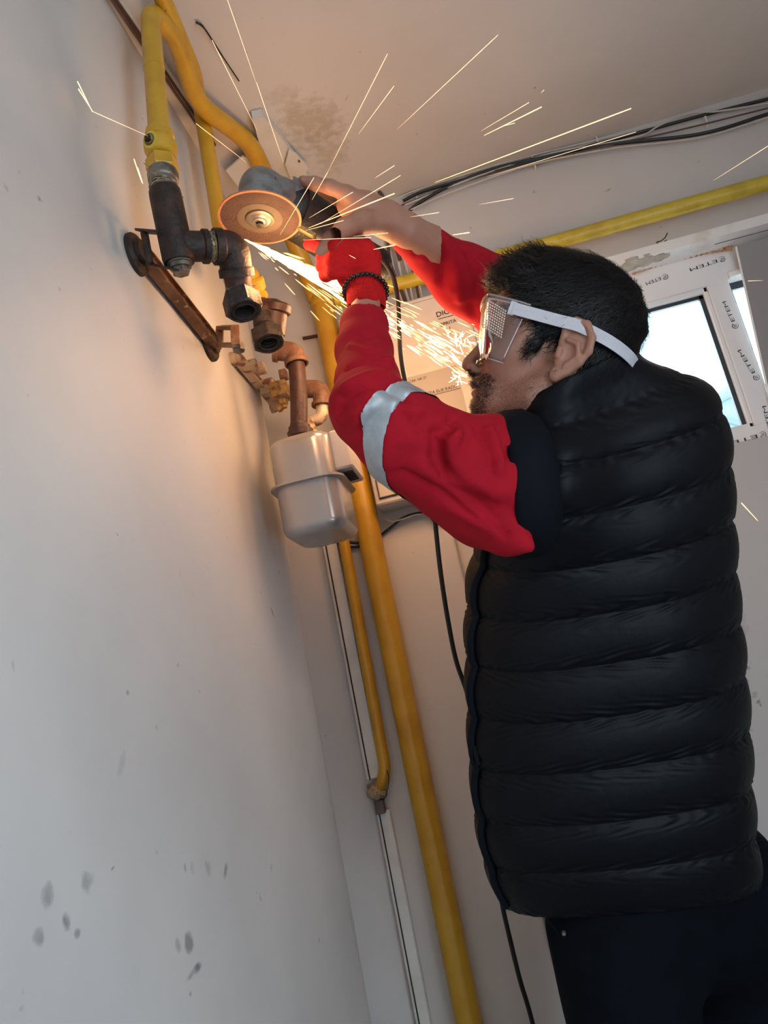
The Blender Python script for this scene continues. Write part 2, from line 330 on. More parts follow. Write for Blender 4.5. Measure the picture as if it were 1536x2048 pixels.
# ------------------------------------------------------------------ signed-distance modelling with surface nets
class Field:
    def __init__(s, lo, hi, h):
        s.lo = np.asarray(lo, float); s.h = h
        s.n = np.ceil((np.asarray(hi)-s.lo)/h).astype(int)+1
        s.d = np.full(s.n, .05, dtype=np.float32)
        s.ax = [s.lo[i]+np.arange(s.n[i])*h for i in range(3)]
    def _slice(s, lo, hi):
        a = np.clip(np.floor((lo-s.lo)/s.h).astype(int), 0, s.n); b = np.clip(np.ceil((hi-s.lo)/s.h).astype(int)+1, 0, s.n)
        sl = tuple(slice(a[i], b[i]) for i in range(3))
        g = np.meshgrid(s.ax[0][sl[0]], s.ax[1][sl[1]], s.ax[2][sl[2]], indexing='ij', sparse=True); return sl, g
    def _mix(s, sl, d, k, sub):
        a = s.d[sl]
        if a.size == 0: return
        if sub:
            h = np.clip(.5-.5*(d+a)/k, 0, 1) if k > 0 else 0; s.d[sl] = (a*(1-h)+(-d)*h+k*h*(1-h)) if k > 0 else np.maximum(a, -d)
        else:
            h = np.clip(.5+.5*(a-d)/k, 0, 1) if k > 0 else 0; s.d[sl] = (a*(1-h)+d*h-k*h*(1-h)) if k > 0 else np.minimum(a, d)
    def cone(s, a, b, ra, rb, k=.01, sub=False):
        a = np.asarray(a, float); b = np.asarray(b, float); m = max(ra, rb)+.05
        sl, (X, Y, Z) = s._slice(np.minimum(a, b)-m, np.maximum(a, b)+m)
        ab = b-a; L = ab.dot(ab)+1e-12
        t = np.clip(((X-a[0])*ab[0]+(Y-a[1])*ab[1]+(Z-a[2])*ab[2])/L, 0, 1)
        d = np.sqrt((X-a[0]-t*ab[0])**2+(Y-a[1]-t*ab[1])**2+(Z-a[2]-t*ab[2])**2)-(ra+(rb-ra)*t)
        s._mix(sl, d.astype(np.float32), k, sub); return s
    def chain(s, P, Rr, k=.01, sub=False):
        for i in range(len(P)-1): s.cone(P[i], P[i+1], Rr[i], Rr[i+1], k, sub)
        return s
    def ell(s, c, r, ax=None, k=.01, sub=False):
        c = np.asarray(c, float); A = np.eye(3) if ax is None else np.array([unit(v) for v in ax]); m = max(r)+.05
        sl, (X, Y, Z) = s._slice(c-m, c+m); q = 0; q2 = 0
        for i in range(3):
            p = (X-c[0])*A[i][0]+(Y-c[1])*A[i][1]+(Z-c[2])*A[i][2]; q = q+(p/r[i])**2; q2 = q2+(p/r[i]**2)**2
        k0 = np.sqrt(q); k1 = np.sqrt(q2)+1e-9; d = k0*(k0-1)/k1
        d = np.where(k0 < .02, -min(r), d)
        s._mix(sl, d.astype(np.float32), k, sub); return s
    def smooth(s, n=1):
        for _ in range(n):
            for ax in range(3):
                a = s.d; b = a.copy()
                sl0 = [slice(None)]*3; sl1 = [slice(None)]*3; slm = [slice(None)]*3
                sl0[ax] = slice(0, -2); sl1[ax] = slice(2, None); slm[ax] = slice(1, -1)
                b[tuple(slm)] = .5*a[tuple(slm)]+.25*(a[tuple(sl0)]+a[tuple(sl1)]); s.d = b
        return s
    def mesh(s):
        d = s.d; ins = d < 0; n = s.n
        c = np.zeros(tuple(n-1), dtype=np.int8)
        for i in (0, 1):
            for j in (0, 1):
                for k in (0, 1): c += ins[i:n[0]-1+i, j:n[1]-1+j, k:n[2]-1+k]
        act = (c > 0) & (c < 8); I = np.argwhere(act); idx = np.full(act.shape, -1, dtype=np.int64); idx[act] = np.arange(len(I))
        S = np.zeros((len(I), 3)); C = np.zeros(len(I))
        cor = [(0, 0, 0), (1, 0, 0), (0, 1, 0), (1, 1, 0), (0, 0, 1), (1, 0, 1), (0, 1, 1), (1, 1, 1)]
        for (a, b) in ((0, 1), (2, 3), (4, 5), (6, 7), (0, 2), (1, 3), (4, 6), (5, 7), (0, 4), (1, 5), (2, 6), (3, 7)):
            A = np.array(cor[a]); B = np.array(cor[b]); da = d[tuple((I+A).T)].astype(float); db = d[tuple((I+B).T)].astype(float)
            m = (da < 0) != (db < 0); t = np.where(m, da/np.where(m, da-db, 1), 0)
            S += np.where(m[:, None], A+(B-A)*t[:, None], 0); C += m
        V = s.lo+(I+S/C[:, None])*s.h; F = []
        for ax in range(3):
            o1, o2 = [(1, 2), (2, 0), (0, 1)][ax]
            sh = [slice(None)]*3; sh2 = [slice(None)]*3; sh[ax] = slice(0, -1); sh2[ax] = slice(1, None)
            a = ins[tuple(sh)]; b = ins[tuple(sh2)]; E = np.argwhere(a != b)
            E = E[(E[:, o1] > 0) & (E[:, o2] > 0) & (E[:, o1] < n[o1]-1) & (E[:, o2] < n[o2]-1)]
            inside_first = a[tuple(E.T)]
            e1 = np.zeros(3, int); e1[o1] = 1; e2 = np.zeros(3, int); e2[o2] = 1
            q = np.stack([idx[tuple((E-e1-e2).T)], idx[tuple((E-e2).T)], idx[tuple(E.T)], idx[tuple((E-e1).T)]], 1)
            q = np.where(inside_first[:, None], q, q[:, ::-1]); F.append(q)
        return V, np.concatenate(F)
def vnormals(V, F):
    F = np.asarray(F); n = np.cross(V[F[:, 2]]-V[F[:, 0]], V[F[:, 3]]-V[F[:, 1]]); N = np.zeros_like(V)
    for i in range(4): np.add.at(N, F[:, i], n)
    return N/np.maximum(np.linalg.norm(N, axis=1), 1e-12)[:, None]
def relax(V, F, it=2, lam=.5):
    F = np.asarray(F); E = np.concatenate([F[:, [0, 1]], F[:, [1, 2]], F[:, [2, 3]], F[:, [3, 0]]])
    for _ in range(it):
        S = np.zeros_like(V); C = np.zeros(len(V))
        np.add.at(S, E[:, 0], V[E[:, 1]]); np.add.at(C, E[:, 0], 1); np.add.at(S, E[:, 1], V[E[:, 0]]); np.add.at(C, E[:, 1], 1)
        V = V+lam*(S/np.maximum(C, 1)[:, None]-V)
    return V
_pn = rng.normal(size=(14, 3)); _pp = rng.uniform(0, 6.28, 14)
def pnoise(P, f):
    s = 0
    for i in range(14): s = s+np.sin(P @ (_pn[i]*f)+_pp[i])
    return s/4.0

# ================================================================== THE SETTING
A3 = ((1, 0, 0), (0, 1, 0), (0, 0, 1))
RX, FY = 1.25, -1.45
uW, vW = np.array([0, 1., 0]), np.array([0, 0, 1.])
def wmark(px, py, qx, qy, w, s, c=(.20, .21, .21)):
    a = PX(px, py, LX); b = PX(qx, qy, LX); d = b-a; L = np.linalg.norm(d); u = d/L; v = np.cross((1, 0, 0), u)
    return ((a+b)/2, u, v, L/2, w, s, c)
lw_marks = [wmark(385, 1860, 372, 1908, .014, .55), wmark(405, 1925, 370, 1965, .006, .85), wmark(455, 1722, 448, 1758, .006, .6), wmark(368, 1722, 372, 1748, .005, .5), wmark(160, 1760, 190, 1765, .012, .4), wmark(352, 1905, 360, 1880, .01, .35), wmark(700, 1818, 710, 1870, .003, .9), wmark(710, 1870, 715, 1912, .003, .9), wmark(382, 1720, 388, 1755, .008, .3), wmark(408, 1722, 424, 1752, .010, .3),
            wmark(130, 1820, 138, 1865, .007, .6), wmark(85, 1855, 66, 1895, .010, .55), wmark(110, 1785, 80, 1800, .012, .45), wmark(540, 1210, 550, 1240, .004, .8), wmark(591, 1288, 593, 1296, .003, .8),
            wmark(253, 1380, 258, 1390, .004, .5), wmark(227, 1740, 225, 1732, .005, .6), wmark(400, 1380, 398, 1386, .004, .5), wmark(155, 1852, 152, 1880, .006, .5),
            wmark(285, 500, 440, 720, .05, .35, (.30, .19, .12)), wmark(250, 440, 285, 560, .02, .5, (.28, .27, .25)), wmark(236, 1560, 250, 1500, .008, .18)]
M['wall_l'] = wall_mat('left_wall_plaster', (.61, .59, .57), (.51, .50, .49), lw_marks)
bm_ = []
for (px, py, qx, qy, w, s) in ((1500, 1335, 1480, 1337, .006, .5), (1497, 1362, 1478, 1364, .005, .45), (1502, 1395, 1480, 1398, .006, .5), (1500, 1440, 1488, 1442, .005, .45), (1505, 1460, 1485, 1462, .005, .4), (1506, 1478, 1488, 1480, .005, .45), (1519, 1402, 1514, 1405, .004, .9), (1490, 1230, 1470, 1290, .02, .25), (1512, 1385, 1505, 1392, .008, .3)):
    a = PY(px, py, BY); b = PY(qx, qy, BY); L = np.linalg.norm(b-a); u = (b-a)/L; v = np.cross((0, 1, 0), u); bm_.append(((a+b)/2, u, v, L/2+.004, w, s, (.22, .22, .23)))
M['wall_b'] = wall_mat('back_wall_plaster', (.62, .585, .56), (.57, .535, .51), bm_)
cm = []
a = PZ(620, 245, CEIL); cm.append((a, (1, 0, 0), (0, 1, 0), .085, .10, .5, (.42, .37, .28)))
a = PZ(655, 300, CEIL); cm.append((a, (1, 0, 0), (0, 1, 0), .06, .10, .4, (.42, .36, .27)))
a = PZ(560, 190, CEIL); cm.append((a, (1, 0, 0), (0, 1, 0), .05, .03, .25, (.45, .40, .31)))
M['ceil'] = wall_mat('ceiling_plaster', (.66, .61, .57), (.61, .56, .52), cm)

# left wall with a rounded convex end that turns away a little before the corner
ye = PX(655, 1500, LX)[1]
pts = [(LX, FY), (LX, 0.2), (LX, .8), (LX, ye-.10), (LX-.001, ye-.05), (LX-.004, ye-.02), (LX-.010, ye+.005), (LX-.019, ye+.03), (LX-.035, ye+.07), (LX-.09, BY+.02)]
V = []; F = []
for (x, y) in pts: V += [(x, y, 0), (x, y, CEIL)]
for (x, y) in pts[::-1]: V += [(x-.12, y, 0), (x-.12, y, CEIL)]
n = len(V)//2; F = [(2*i, 2*((i+1) % n), 2*((i+1) % n)+1, 2*i+1) for i in range(n)]
struct(mk('wall_left', V, F, 'wall_l', smooth=30))
# crack where the plaster edge has chipped
cp = [PX(x, y, LX-.0) + np.array([.002, 0, 0]) for (x, y) in ((697, 1815), (704, 1835), (708, 1858), (709, 1880), (714, 1912))]

WX0, WX1, WZ0, WZ1 = PY(1235, 800, BY)[0], 1.02, PY(1445, 893, BY)[2], None
WZ1 = PY(1300, 508, BY)[2]
RECESS = .07
mb = MB()
boxab(mb, (LX-.12, BY, 0), (WX0, BY+.22, CEIL)); boxab(mb, (WX1, BY, 0), (RX+.1, BY+.22, CEIL))
boxab(mb, (WX0, BY, 0), (WX1, BY+.22, WZ0)); boxab(mb, (WX0, BY, WZ1), (WX1, BY+.22, CEIL))
struct(mb.build('wall_back', 'wall_b'))
struct(boxab(MB(), (LX-.12, FY, CEIL), (RX+.1, BY+.22, CEIL+.15)).build('ceiling', 'ceil'))
struct(boxab(MB(), (LX-.12, FY, -.1), (RX+.1, BY+.22, 0)).build('floor', 'floor'))
mb = MB(); boxab(mb, (RX, -.30, 0), (RX+.1, BY, CEIL)); boxab(mb, (RX, FY, 0), (RX+.1, -1.35, CEIL)); boxab(mb, (RX, -1.35, 2.0), (RX+.1, -.30, CEIL)); struct(mb.build('wall_right', 'wall_b'))
struct(boxab(MB(), (LX-.12, FY-.1, 0), (RX+.1, FY, CEIL)).build('wall_front', 'wall_b'))
mb = MB(); boxab(mb, (RX-.01, -1.35, 0), (RX+.1, -1.30, 2.0)); boxab(mb, (RX-.01, -.35, 0), (RX+.1, -.30, 2.0)); boxab(mb, (RX-.01, -1.30, 1.95), (RX+.1, -.35, 2.0))
struct(mb.build('door_1', 'upvc'))
# the shallow pilaster behind the pipes
e = PY(905, 1060, BY-.03)[0]
struct(boxab(MB(), (LX-.06, BY-.03, 0), (e, BY+.001, CEIL-.02), .006).build('trim_1', 'wall_b'))

# ------------------------------------------------------------------ window
win = thing('window_1', 'white framed double window with sky behind, at the right of the back wall', 'window', (WX0, BY, WZ0)); win['kind'] = 'structure'
yF = BY+RECESS
q = lambda px, py: PY(px, py, yF)
# reveal lining: soffit and sill
mb = MB(); boxab(mb, (WX0, BY-.002, WZ1-.004), (WX1, BY+.2, WZ1+.02)); mb.build('window_reveal', 'reveal', win)
fz1 = q(1415, 520)[2]; fz0 = q(1440, 895)[2]; fx1 = WX1
fx0 = WX0
sx1 = q(1412, 565)[0]; sz1 = q(1412, 572)[2]; sz0 = q(1505, 852)[2]     # glass opening
mx1 = q(1458, 565)[0]                                                   # right edge of mullion
sx0 = sx1-.42
mb = MB(); 
boxab(mb, (fx0, yF, sz1), (fx1, yF+.06, WZ1), .002); boxab(mb, (fx0, yF, WZ0-.002), (fx1, yF+.06, sz0), .002)
boxab(mb, (sx1, yF, sz0), (mx1, yF+.06, sz1), .002); boxab(mb, (fx0, yF, sz0), (sx0, yF+.06, sz1), .002); boxab(mb, (WX1-.05, yF, sz0), (WX1, yF+.06, sz1), .002)
fr = mb.build('window_frame', 'upvc', win)
mb = MB()   # glazing beads
for (a, b) in (((sx0, sz1-.012), (sx1, sz1)), ((sx0, sz0), (sx1, sz0+.010)), ((sx1-.010, sz0), (sx1, sz1)), ((sx0, sz0), (sx0+.01, sz1))):
    boxab(mb, (a[0], yF+.006, a[1]), (b[0], yF+.03, b[1]), .002)
mb.build('glazing_bead', 'upvc', win)
mb = MB()
for (a, b) in (((sx0+.01, sz1-.021), (sx1-.01, sz1-.011)), ((sx0+.01, sz0+.009), (sx1-.01, sz0+.012)), ((sx1-.020, sz0+.01), (sx1-.009, sz1-.01))):
    boxab(mb, (a[0], yF+.018, a[1]), (b[0], yF+.028, b[1]))
boxab(mb, (mx1, yF+.02, sz1-.018), (WX1-.05, yF+.03, sz1-.0))
boxab(mb, (mx1, yF+.018, sz0), (mx1+.008, yF+.028, sz1))
mb.build('gasket', 'seal', win)
boxab(MB(), (sx0, yF+.022, sz0), (sx1, yF+.026, sz1)).build('glass_pane', 'glass', win)
boxab(MB(), (mx1, yF+.034, sz0), (WX1-.05, yF+.038, sz1)).build('glass_pane', 'glass', win)
mb = MB(); boxab(mb, (mx1+.002, yF-.012, sz1+.002), (WX1-.06, yF, sz1+.016), .003); mb.build('sash_rail', 'upvc', win)
# foam and broken plaster along the head
pf = spline([q(x, y)+np.array([0, -.006, 0]) for (x, y) in ((1262, 548), (1300, 535), (1340, 523), (1385, 512), (1425, 503), (1462, 498))], 8)
mb = MB(); mb.tube(pf, [.0045+.003*abs(math.sin(i*1.7)) for i in range(len(pf))], 8); mb.build('foam_bead', 'foam', win)
mb = MB()
for (px, py, r) in ((1262, 530, .028), (1290, 520, .024), (1315, 505, .018), (1325, 490, .010)):
    p = PY(px, py, BY+.02); mb.lathe((p[0], p[1], WZ1-.008), (0, 0, 1), [(0, r*.3), (.001, r*.9), (.006, r), (.009, r)], 11)
mb.build('plaster_lump', 'plaster', win)
mb = MB(); mb.tube([PY(x, y, BY+.03)*np.array([1, 1, 0])+np.array([0, 0, WZ1-.0045]) for (x, y) in ((1428, 486), (1450, 481), (1470, 478), (1495, 468), (1515, 465), (1540, 456))], .0007, 5); mb.build('crack', 'gap', win)
mb = MB(); mb.tube([PY(x, y, BY-.0005) for (x, y) in ((1313, 484), (1322, 482), (1330, 476), (1335, 466))], .0012, 5); mb.tube([PY(x, y, BY-.0005) for (x, y) in ((1312, 486), (1324, 487), (1333, 480))], .001, 5); mb.build('scratch', 'gap', win)
# printed lettering and round logos on the protective film (upside down as in the place)
def logo(mb, c, rt, up, r):
    V = []; F = []; n = 26
    for k in range(n+1):
        t = math.radians(20)+math.radians(300)*k/n
        for rr in (r*(.72+.20*(k/n)), r): V.append(c+rt*math.cos(t)*rr+up*math.sin(t)*rr)
    F = [(2*k, 2*k+1, 2*k+3, 2*k+2) for k in range(n)]; mb.add(V, F)
    for (y0, w) in ((.30, .45), (0, .5), (-.30, .45)):
        mb.add([c+rt*r*(-w)+up*r*(y0-.09), c+rt*r*w+up*r*(y0-.03), c+rt*r*w+up*r*(y0+.10), c+rt*r*(-w)+up*r*(y0+.06)], [(0, 1, 2, 3)])
yT = yF-.0006
fw = lambda px, py: PY(px, py, yT)
let = MB()
def film_word(px, py, qx, qy, h, word='ETEM', logo_first=True):
    """word runs from pixel p to pixel q (its own reading direction), letters' tops turned by 180 degrees"""
    a, b = fw(px, py), fw(qx, qy); rt = unit(b-a); up = np.cross(rt, (0, 1, 0)); up = unit(up)
    if up[2] > 0 and abs(rt[0]) > .5 and rt[0] < 0: up = -up
    L = np.linalg.norm(b-a)
    logo(let, a+rt*h*.55, rt, up, h*.85)
    V, F_ = text_mesh(word, h*1.45, a+rt*h*1.7-up*h*.5, rt, up, None, 'x', None)
    w = max(((V-a) @ rt))-h*1.7
    sc = (L-h*1.7)/w
    V = a+rt*h*1.7+np.outer(((V-a) @ rt-h*1.7)*sc, rt)+np.outer((V-a) @ up, up); V[:, 1] = yT
    let.add(V, F_)
film_word(1448, 517, 1380, 540, .0085); film_word(1334, 552, 1292, 568, .0085)
film_word(1515, 758, 1478, 700, .0085); film_word(1472, 655, 1448, 603, .0085); film_word(1545, 875, 1528, 812, .0085)
film_word(1530, 868, 1440, 893, .0085)
for v in range(len(let.V)): pass
mk('lettering', let.V, let.F, 'inkblue', fr, smooth=False, label='dark printed brand lettering and round logos on film')
# tilted right-hand sash leaf, grey and glossy
a0 = PY(1474, 492, BY+.04); b0 = PY(1560, 880, BY+.06)
mb = MB(); r0 = np.array([.5, 0, 0]); tz = np.array([0, .012, 0])
mb.add([a0, a0+r0, b0+r0, b0, a0+tz, a0+r0+tz, b0+r0+tz, b0+tz], [(0, 1, 2, 3), (7, 6, 5, 4), (0, 4, 5, 1), (3, 2, 6, 7), (0, 3, 7, 4), (1, 5, 6, 2)])
lf = mb.build('sash_leaf', 'greypanel', win, label='glossy grey leaf tilted into the room')
d = unit(b0-a0); mb = MB(); mb.tube([a0+np.array([0, .004, 0]), b0+np.array([0, .004, 0])], .0035, 8); mb.build('leaf_edge', 'upvc', lf, label='white leaf edge')

# roof and eaves outside
mb = MB(); boxab(mb, (.2, 2.5, 2.42), (3.0, 3.6, 2.50)); struct(mb.build('eaves', mat('pale_eaves', (.30, .40, .42), .7)))
tag(bpy.data.objects['eaves'], 'pale underside of eaves seen through the top of the window', 'eaves', kind='structure')
rf = thing('neighbouring_roof', 'pale blue roof with rafters seen low through the window glass', 'roof', (1.9, 5, 1.3))
c0 = PY(1415, 800, 4.2); c1 = PY(1475, 755, 4.2); c2 = PY(1540, 830, 4.2); c3 = PY(1520, 900, 4.2); c4 = PY(1400, 905, 4.2)
dd = np.array([0, .8, 0])
mk('roof_slope', [c0, c1, c2, c3, c4]+[p+dd for p in (c0, c1, c2, c3, c4)], [(0, 1, 2, 3, 4), (9, 8, 7, 6, 5)]+[(i, i+5, (i+1) % 5+5, (i+1) % 5) for i in range(5)], mat('pale_blue_roof', (.20, .34, .42), .8), rf, smooth=False)
mb = MB()
for (a, b) in (((1418, 812), (1500, 770)), ((1418, 828), (1520, 860)), ((1470, 760), (1510, 900))): mb.tube([PY(*a, 4.18), PY(*b, 4.18)], .016, 6)
mb.build('rafter', mat('grey_rafters', (.12, .16, .18), .8), rf)

# ================================================================== PIPES AND FITTINGS
def nut(mb, p, d, r, L, hole=0, ref=None, ch=.12, seg=6):
    """six-sided nut with chamfers and, if hole > 0, a bore with a lip at the far end"""
    prof = [(0, r*.86), (L*ch, r), (L*(1-ch), r), (L, r*.9)]
    if hole: prof += [(L, hole*1.18), (L+.0015, hole*1.12), (L+.0015, hole), (L*.25, hole*.92), (L*.2, .001)]
    else: prof += [(L, .001)]
    return mb.lathe(p, d, prof, seg if not hole else 24, cap=False) if False else mb.lathe(p, d, prof, seg, cap=True, ref=ref)
def union(mb, p, d, r, L, hole, ref=None):
    """round-bored hexagonal union nut: hex outside, round lip and threaded bore inside"""
    seg = 36; p = np.asarray(p, float); d = unit(d)
    a = np.array([0, 1., 0]) if ref is None else np.asarray(ref, float); u = unit(a-d*a.dot(d)); w = np.cross(d, u); V = []
    def hx(t): m_ = (t+math.pi/6) % (math.pi/3)-math.pi/6; return math.cos(math.pi/6)/math.cos(m_)
    rows = [(0, r*.62, 0), (L*.06, r*.80, .3), (L*.20, r, 1), (L*.92, r, 1), (L, r*.93, .3), (L, hole*1.30, 0), (L*.94, hole*1.25, 0), (L*.94, hole*1.08, 0), (L*1.02, hole*1.05, 0), (L*1.02, hole*.96, 0)]
    for i in range(6): rows += [(L*(.9-.1*i), hole*(.95 if i % 2 else .89), 0)]
    rows += [(L*.2, .0005, 0)]
    for (t, rr, hxf) in rows:
        for k in range(seg):
            an = 2*math.pi*k/seg; q_ = rr*(1-hxf+hxf*hx(an)*1.06); V.append(p+d*t+q_*(math.cos(an)*u+math.sin(an)*w))
    n_ = len(rows); F_ = [(i*seg+k, i*seg+(k+1) % seg, (i+1)*seg+(k+1) % seg, (i+1)*seg+k) for i in range(n_-1) for k in range(seg)]
    F_.append(tuple(range(seg))[::-1]); return mb.add(V, F_)
def elbow(mb, P, r, collar=1.22, cl=.012, rad=.03):
    path = fillet(P, rad, 9); mb.tube(path, r, 20)
    a, b = np.asarray(P[0]), np.asarray(P[1]); d = unit(b-a); mb.lathe(a, d, [(0, r*.98), (0, r*collar), (cl*.8, r*collar), (cl, r)], 24)
    a, b = np.asarray(P[-1]), np.asarray(P[-2]); d = unit(b-a); mb.lathe(a, d, [(0, r*.98), (0, r*collar), (cl*.8, r*collar), (cl, r)], 24)
def hemp(mb, p, d, r, L, n=16):
    for i in range(n):
        t0 = random.random()*L; ph = random.random()*6.28; d = unit(d)
        a = np.array([0, 1., 0]); u = unit(a-d*a.dot(d)); w = np.cross(d, u); P = []
        for k in range(10):
            an = ph+k*.5; P.append(np.asarray(p)+d*(t0+.003*math.sin(k))+(r*(1.02+.05*random.random()))*(math.cos(an)*u+math.sin(an)*w))
        if random.random() < .35: P.append(P[-1]+u*.012*random.uniform(-1, 1)+w*.012*random.uniform(-1, 1))
        mb.tube(P, .0008, 4, cap=False)

XA = -.328
# ---- near gas line (A): from the tee up to the ceiling bend, then back and down to the riser
A = thing('gas_supply_pipe', 'near yellow gas pipe with valve and dark tee, bending back under the ceiling', 'gas pipe', PX(345, 480, XA))
pTop = PX(301, 22, XA); pV1 = PX(318, 262, XA)
c_a = PZ(352, 75, CEIL-.055); c_b = PZ(392, 205, CEIL-.055); c_c = PY(500, 285, 1.36); c_d = PY(527, 345, 1.44); c_e = PY(590, 485, 1.60); c_f = PY(634, 600, BY-.065)
top_path = fillet([PX(319, 275, XA), PX(302, 60, XA), pTop + np.array([.0, .0, .0]), c_a, c_b, c_c, c_d, c_e, c_f], .055, 8)
rr = np.interp(np.linspace(0, 1, len(top_path)), [0, .35, .6, 1], [.0158, .0158, .019, .0215])
MB().tube(top_path, rr, 20).build('pipe', 'yellow', A)
mb = MB()
for (t_, ) in ((.05,),):
    p = PX(308, 138, XA); mb.lathe(p, (0, .02, 1), [(-.002, .0150), (-.001, .0168), (.002, .0168), (.003, .0150)], 20); mb.build('weld_bead', 'yellow', A)
mb = MB()
p = c_d; dcd = unit(c_e-c_d); mb.lathe(p-dcd*.01, dcd, [(0, .019), (.0, .0205), (.004, .0205), (.005, .019)], 20)
p = c_b*.6+c_c*.4; mb.build('weld_bead', 'yellow', A)
# valve body
dn = unit(PX(335, 470, XA)-PX(318, 262, XA)); v0 = PX(319, 266, XA)
mb = MB(); mb.lathe(v0, dn, [(-.004, .016), (0, .0205), (.010, .0215), (.013, .017), (.020, .021), (.028, .0245), (.036, .024), (.044, .019), (.050, .0185), (.056, .0215), (.0565, .016)], 28)
valve = mb.build('valve', 'yellow', A)
sp = v0+dn*.028; sd = unit(aim_c((-.42, -.02, -.9)))
MB().lathe(sp+sd*.012, sd, [(0, .014), (.008, .013), (.011, .0125), (.012, .008)], 24).build('valve_stem', 'yellow2', valve)
mb = MB(); mb.box(sp+sd*.0265, (sd, np.cross(sd, (0, 0, 1)), (0, 0, 1)), (.0035, .0035, .004)); mb.build('stem_square', 'dark', valve)
mb = MB(); mb.lathe(sp+sd*.023, sd, [(0, .009), (.0015, .009), (.0016, .006), (0.0002, .006)], 20); mb.build('stem_ring', 'zinc', valve)
v1 = v0+dn*.056
nut(MB(), v1, dn, .0225, .024).build('hex_coupling', 'yellow', A, smooth=20) if False else None
mb = MB(); nut(mb, v1, dn, .0235, .026, ref=(0, 1, .2)); mb.build('hex_coupling', 'yellow', A, smooth=20)
v2 = v1+dn*.026
mb = MB(); mb.lathe(v2, dn, [(0, .0215), (.004, .0225), (.016, .0215), (.018, .0195), (.036, .0193)], 28); mb.build('union', 'zinc', A)
mb = MB(); hemp(mb, v2, dn, .0195, .032, 16); mb.build('hemp_wrap', 'hemp', A)
v3 = v2+dn*.030
tee_c = PX(352, 492, XA)
mb = MB(); mb.lathe(v3, tee_c-v3, [(0, .0200), (.004, .0225), (.012, .0230), (np.linalg.norm(tee_c-v3)+.018, .0230), (np.linalg.norm(tee_c-v3)+.026, .0215)], 24)
el_c = PD(466, 492, PX(352, 492, XA) @ R[:, 2]*0+1.10)
hor = unit(np.array([el_c[0]-tee_c[0], el_c[1]-tee_c[1], (el_c[2]-tee_c[2])*.3]))
# make the branch level: elbow centre at the tee's height
el_c = PZ(466, 494, tee_c[2]+.004); br = el_c-tee_c; Lb = np.linalg.norm(br); bd = br/Lb
mb.lathe(tee_c, br, [(0, .0215), (Lb*.44, .0215), (Lb*.46, .0245), (Lb*.55, .0245), (Lb*.55, .018)], 24)
tee = mb.build('tee', 'dark', A)
mb = MB(); mb.lathe(tee_c+bd*Lb*.54, bd, [(0, .0195), (Lb*.14, .0195)], 20); mb.build('nipple', 'brass', A)
mb = MB(); hemp(mb, tee_c+bd*Lb*.54, bd, .0205, .012, 12); mb.build('hemp_wrap', 'hemp', A)
un1 = PZ(470, 596, PX(475, 620, -.262)[2]+.02); un1 = np.array([el_c[0]-.002, el_c[1]+.0, 0]); 
un_top = PD(480, 590, float((el_c-CAMO) @ R[:, 2])*1.02)
mb = MB(); elbow(mb, [tee_c+bd*Lb*.66, el_c, lerp(el_c, un_top, .62)], .0240, 1.10, .014, .026); mb.build('elbow', 'dark', A)
dd1 = unit(un_top-el_c); mb = MB(); mb.lathe(lerp(el_c, un_top, .60), dd1, [(0, .0205), (np.linalg.norm(un_top-el_c)*.45, .0190)], 22); mb.build('nipple', 'redbrown', A)
mb = MB(); hemp(mb, lerp(el_c, un_top, .78), dd1, .0185, .02, 18); mb.build('hemp_wrap', 'hemp', A)
un_d = unit(np.array([.10, -.12, -1.]))
mb = MB(); union(mb, un_top-dd1*.002, un_d, .0275, .034, .0165, ref=bd); mb.build('union_nut', 'nut', A)
t0 = un_top+un_d*.02
sdir = unit(aim_c((.55, -.1, -.83))); sdir = unit(sdir-un_d*sdir.dot(un_d)); s2 = np.cross(un_d, sdir)
mb = MB(); mb.box(t0+sdir*.0262, (s2, un_d, sdir), (.004, .010, .0006)); mb.build('paper_tag', 'paper', A, label='small pale label on the nut')
# plug below the tee
pb = tee_c+unit(tee_c-v3)*.024
mb = MB(); mb.lathe(pb, tee_c-v3, [(0, .018), (.004, .018), (.004, .0155), (.010, .0155)], 20); nut(mb, pb+unit(tee_c-v3)*.008, tee_c-v3, .0125, .011); mb.build('plug', 'zinc', A, smooth=20)

# ---- bracket rails on the left wall
def rail(name, label, p0, p1, m1, m2, w, endr):
    a = PX(*p0, LX+.012); b = PX(*p1, LX+.012); b = np.array([b[0], b[1], a[2]*.0+b[2]]); T = thing(name, label, 'wall bracket', a)
    u = unit(b-a); v = unit(np.cross(u, (1, 0, 0)));  v = v if v[2] > 0 else -v; L = np.linalg.norm(b-a)
    mb = MB(); mb.box((a+b)/2, (u, v, (1, 0, 0)), (L/2, w, .0025)); mb.box((a+b)/2-v*(w+.001)+np.array([.004, 0, 0]), (u, v, (1, 0, 0)), (L/2, .002, .009)); mb.box((a+b)/2+v*(w+.001)+np.array([.002, 0, 0]), (u, v, (1, 0, 0)), (L/2, .0015, .006))
    mb.build('bar', m1, T)
    for e in (a, b):
        mb = MB(); mb.lathe(np.array([LX-.002, e[1], e[2]]), (1, 0, 0), [(0, endr), (.008, endr), (.012, endr*.9), (.0125, endr*.62), (.018, endr*.6), (.0185, .001)], 26); mb.build('end_plate', m2, T)
    return T, a, b, u, v
T1, ra, rb, ru, rv = rail('meter_bracket', 'long rusty steel bracket rail screwed to the left wall below the near fittings', (284, 506), (428, 686), 'rust', 'dark', .014, .032)
mb = MB()   # two prongs reaching from the near end plate to the tee
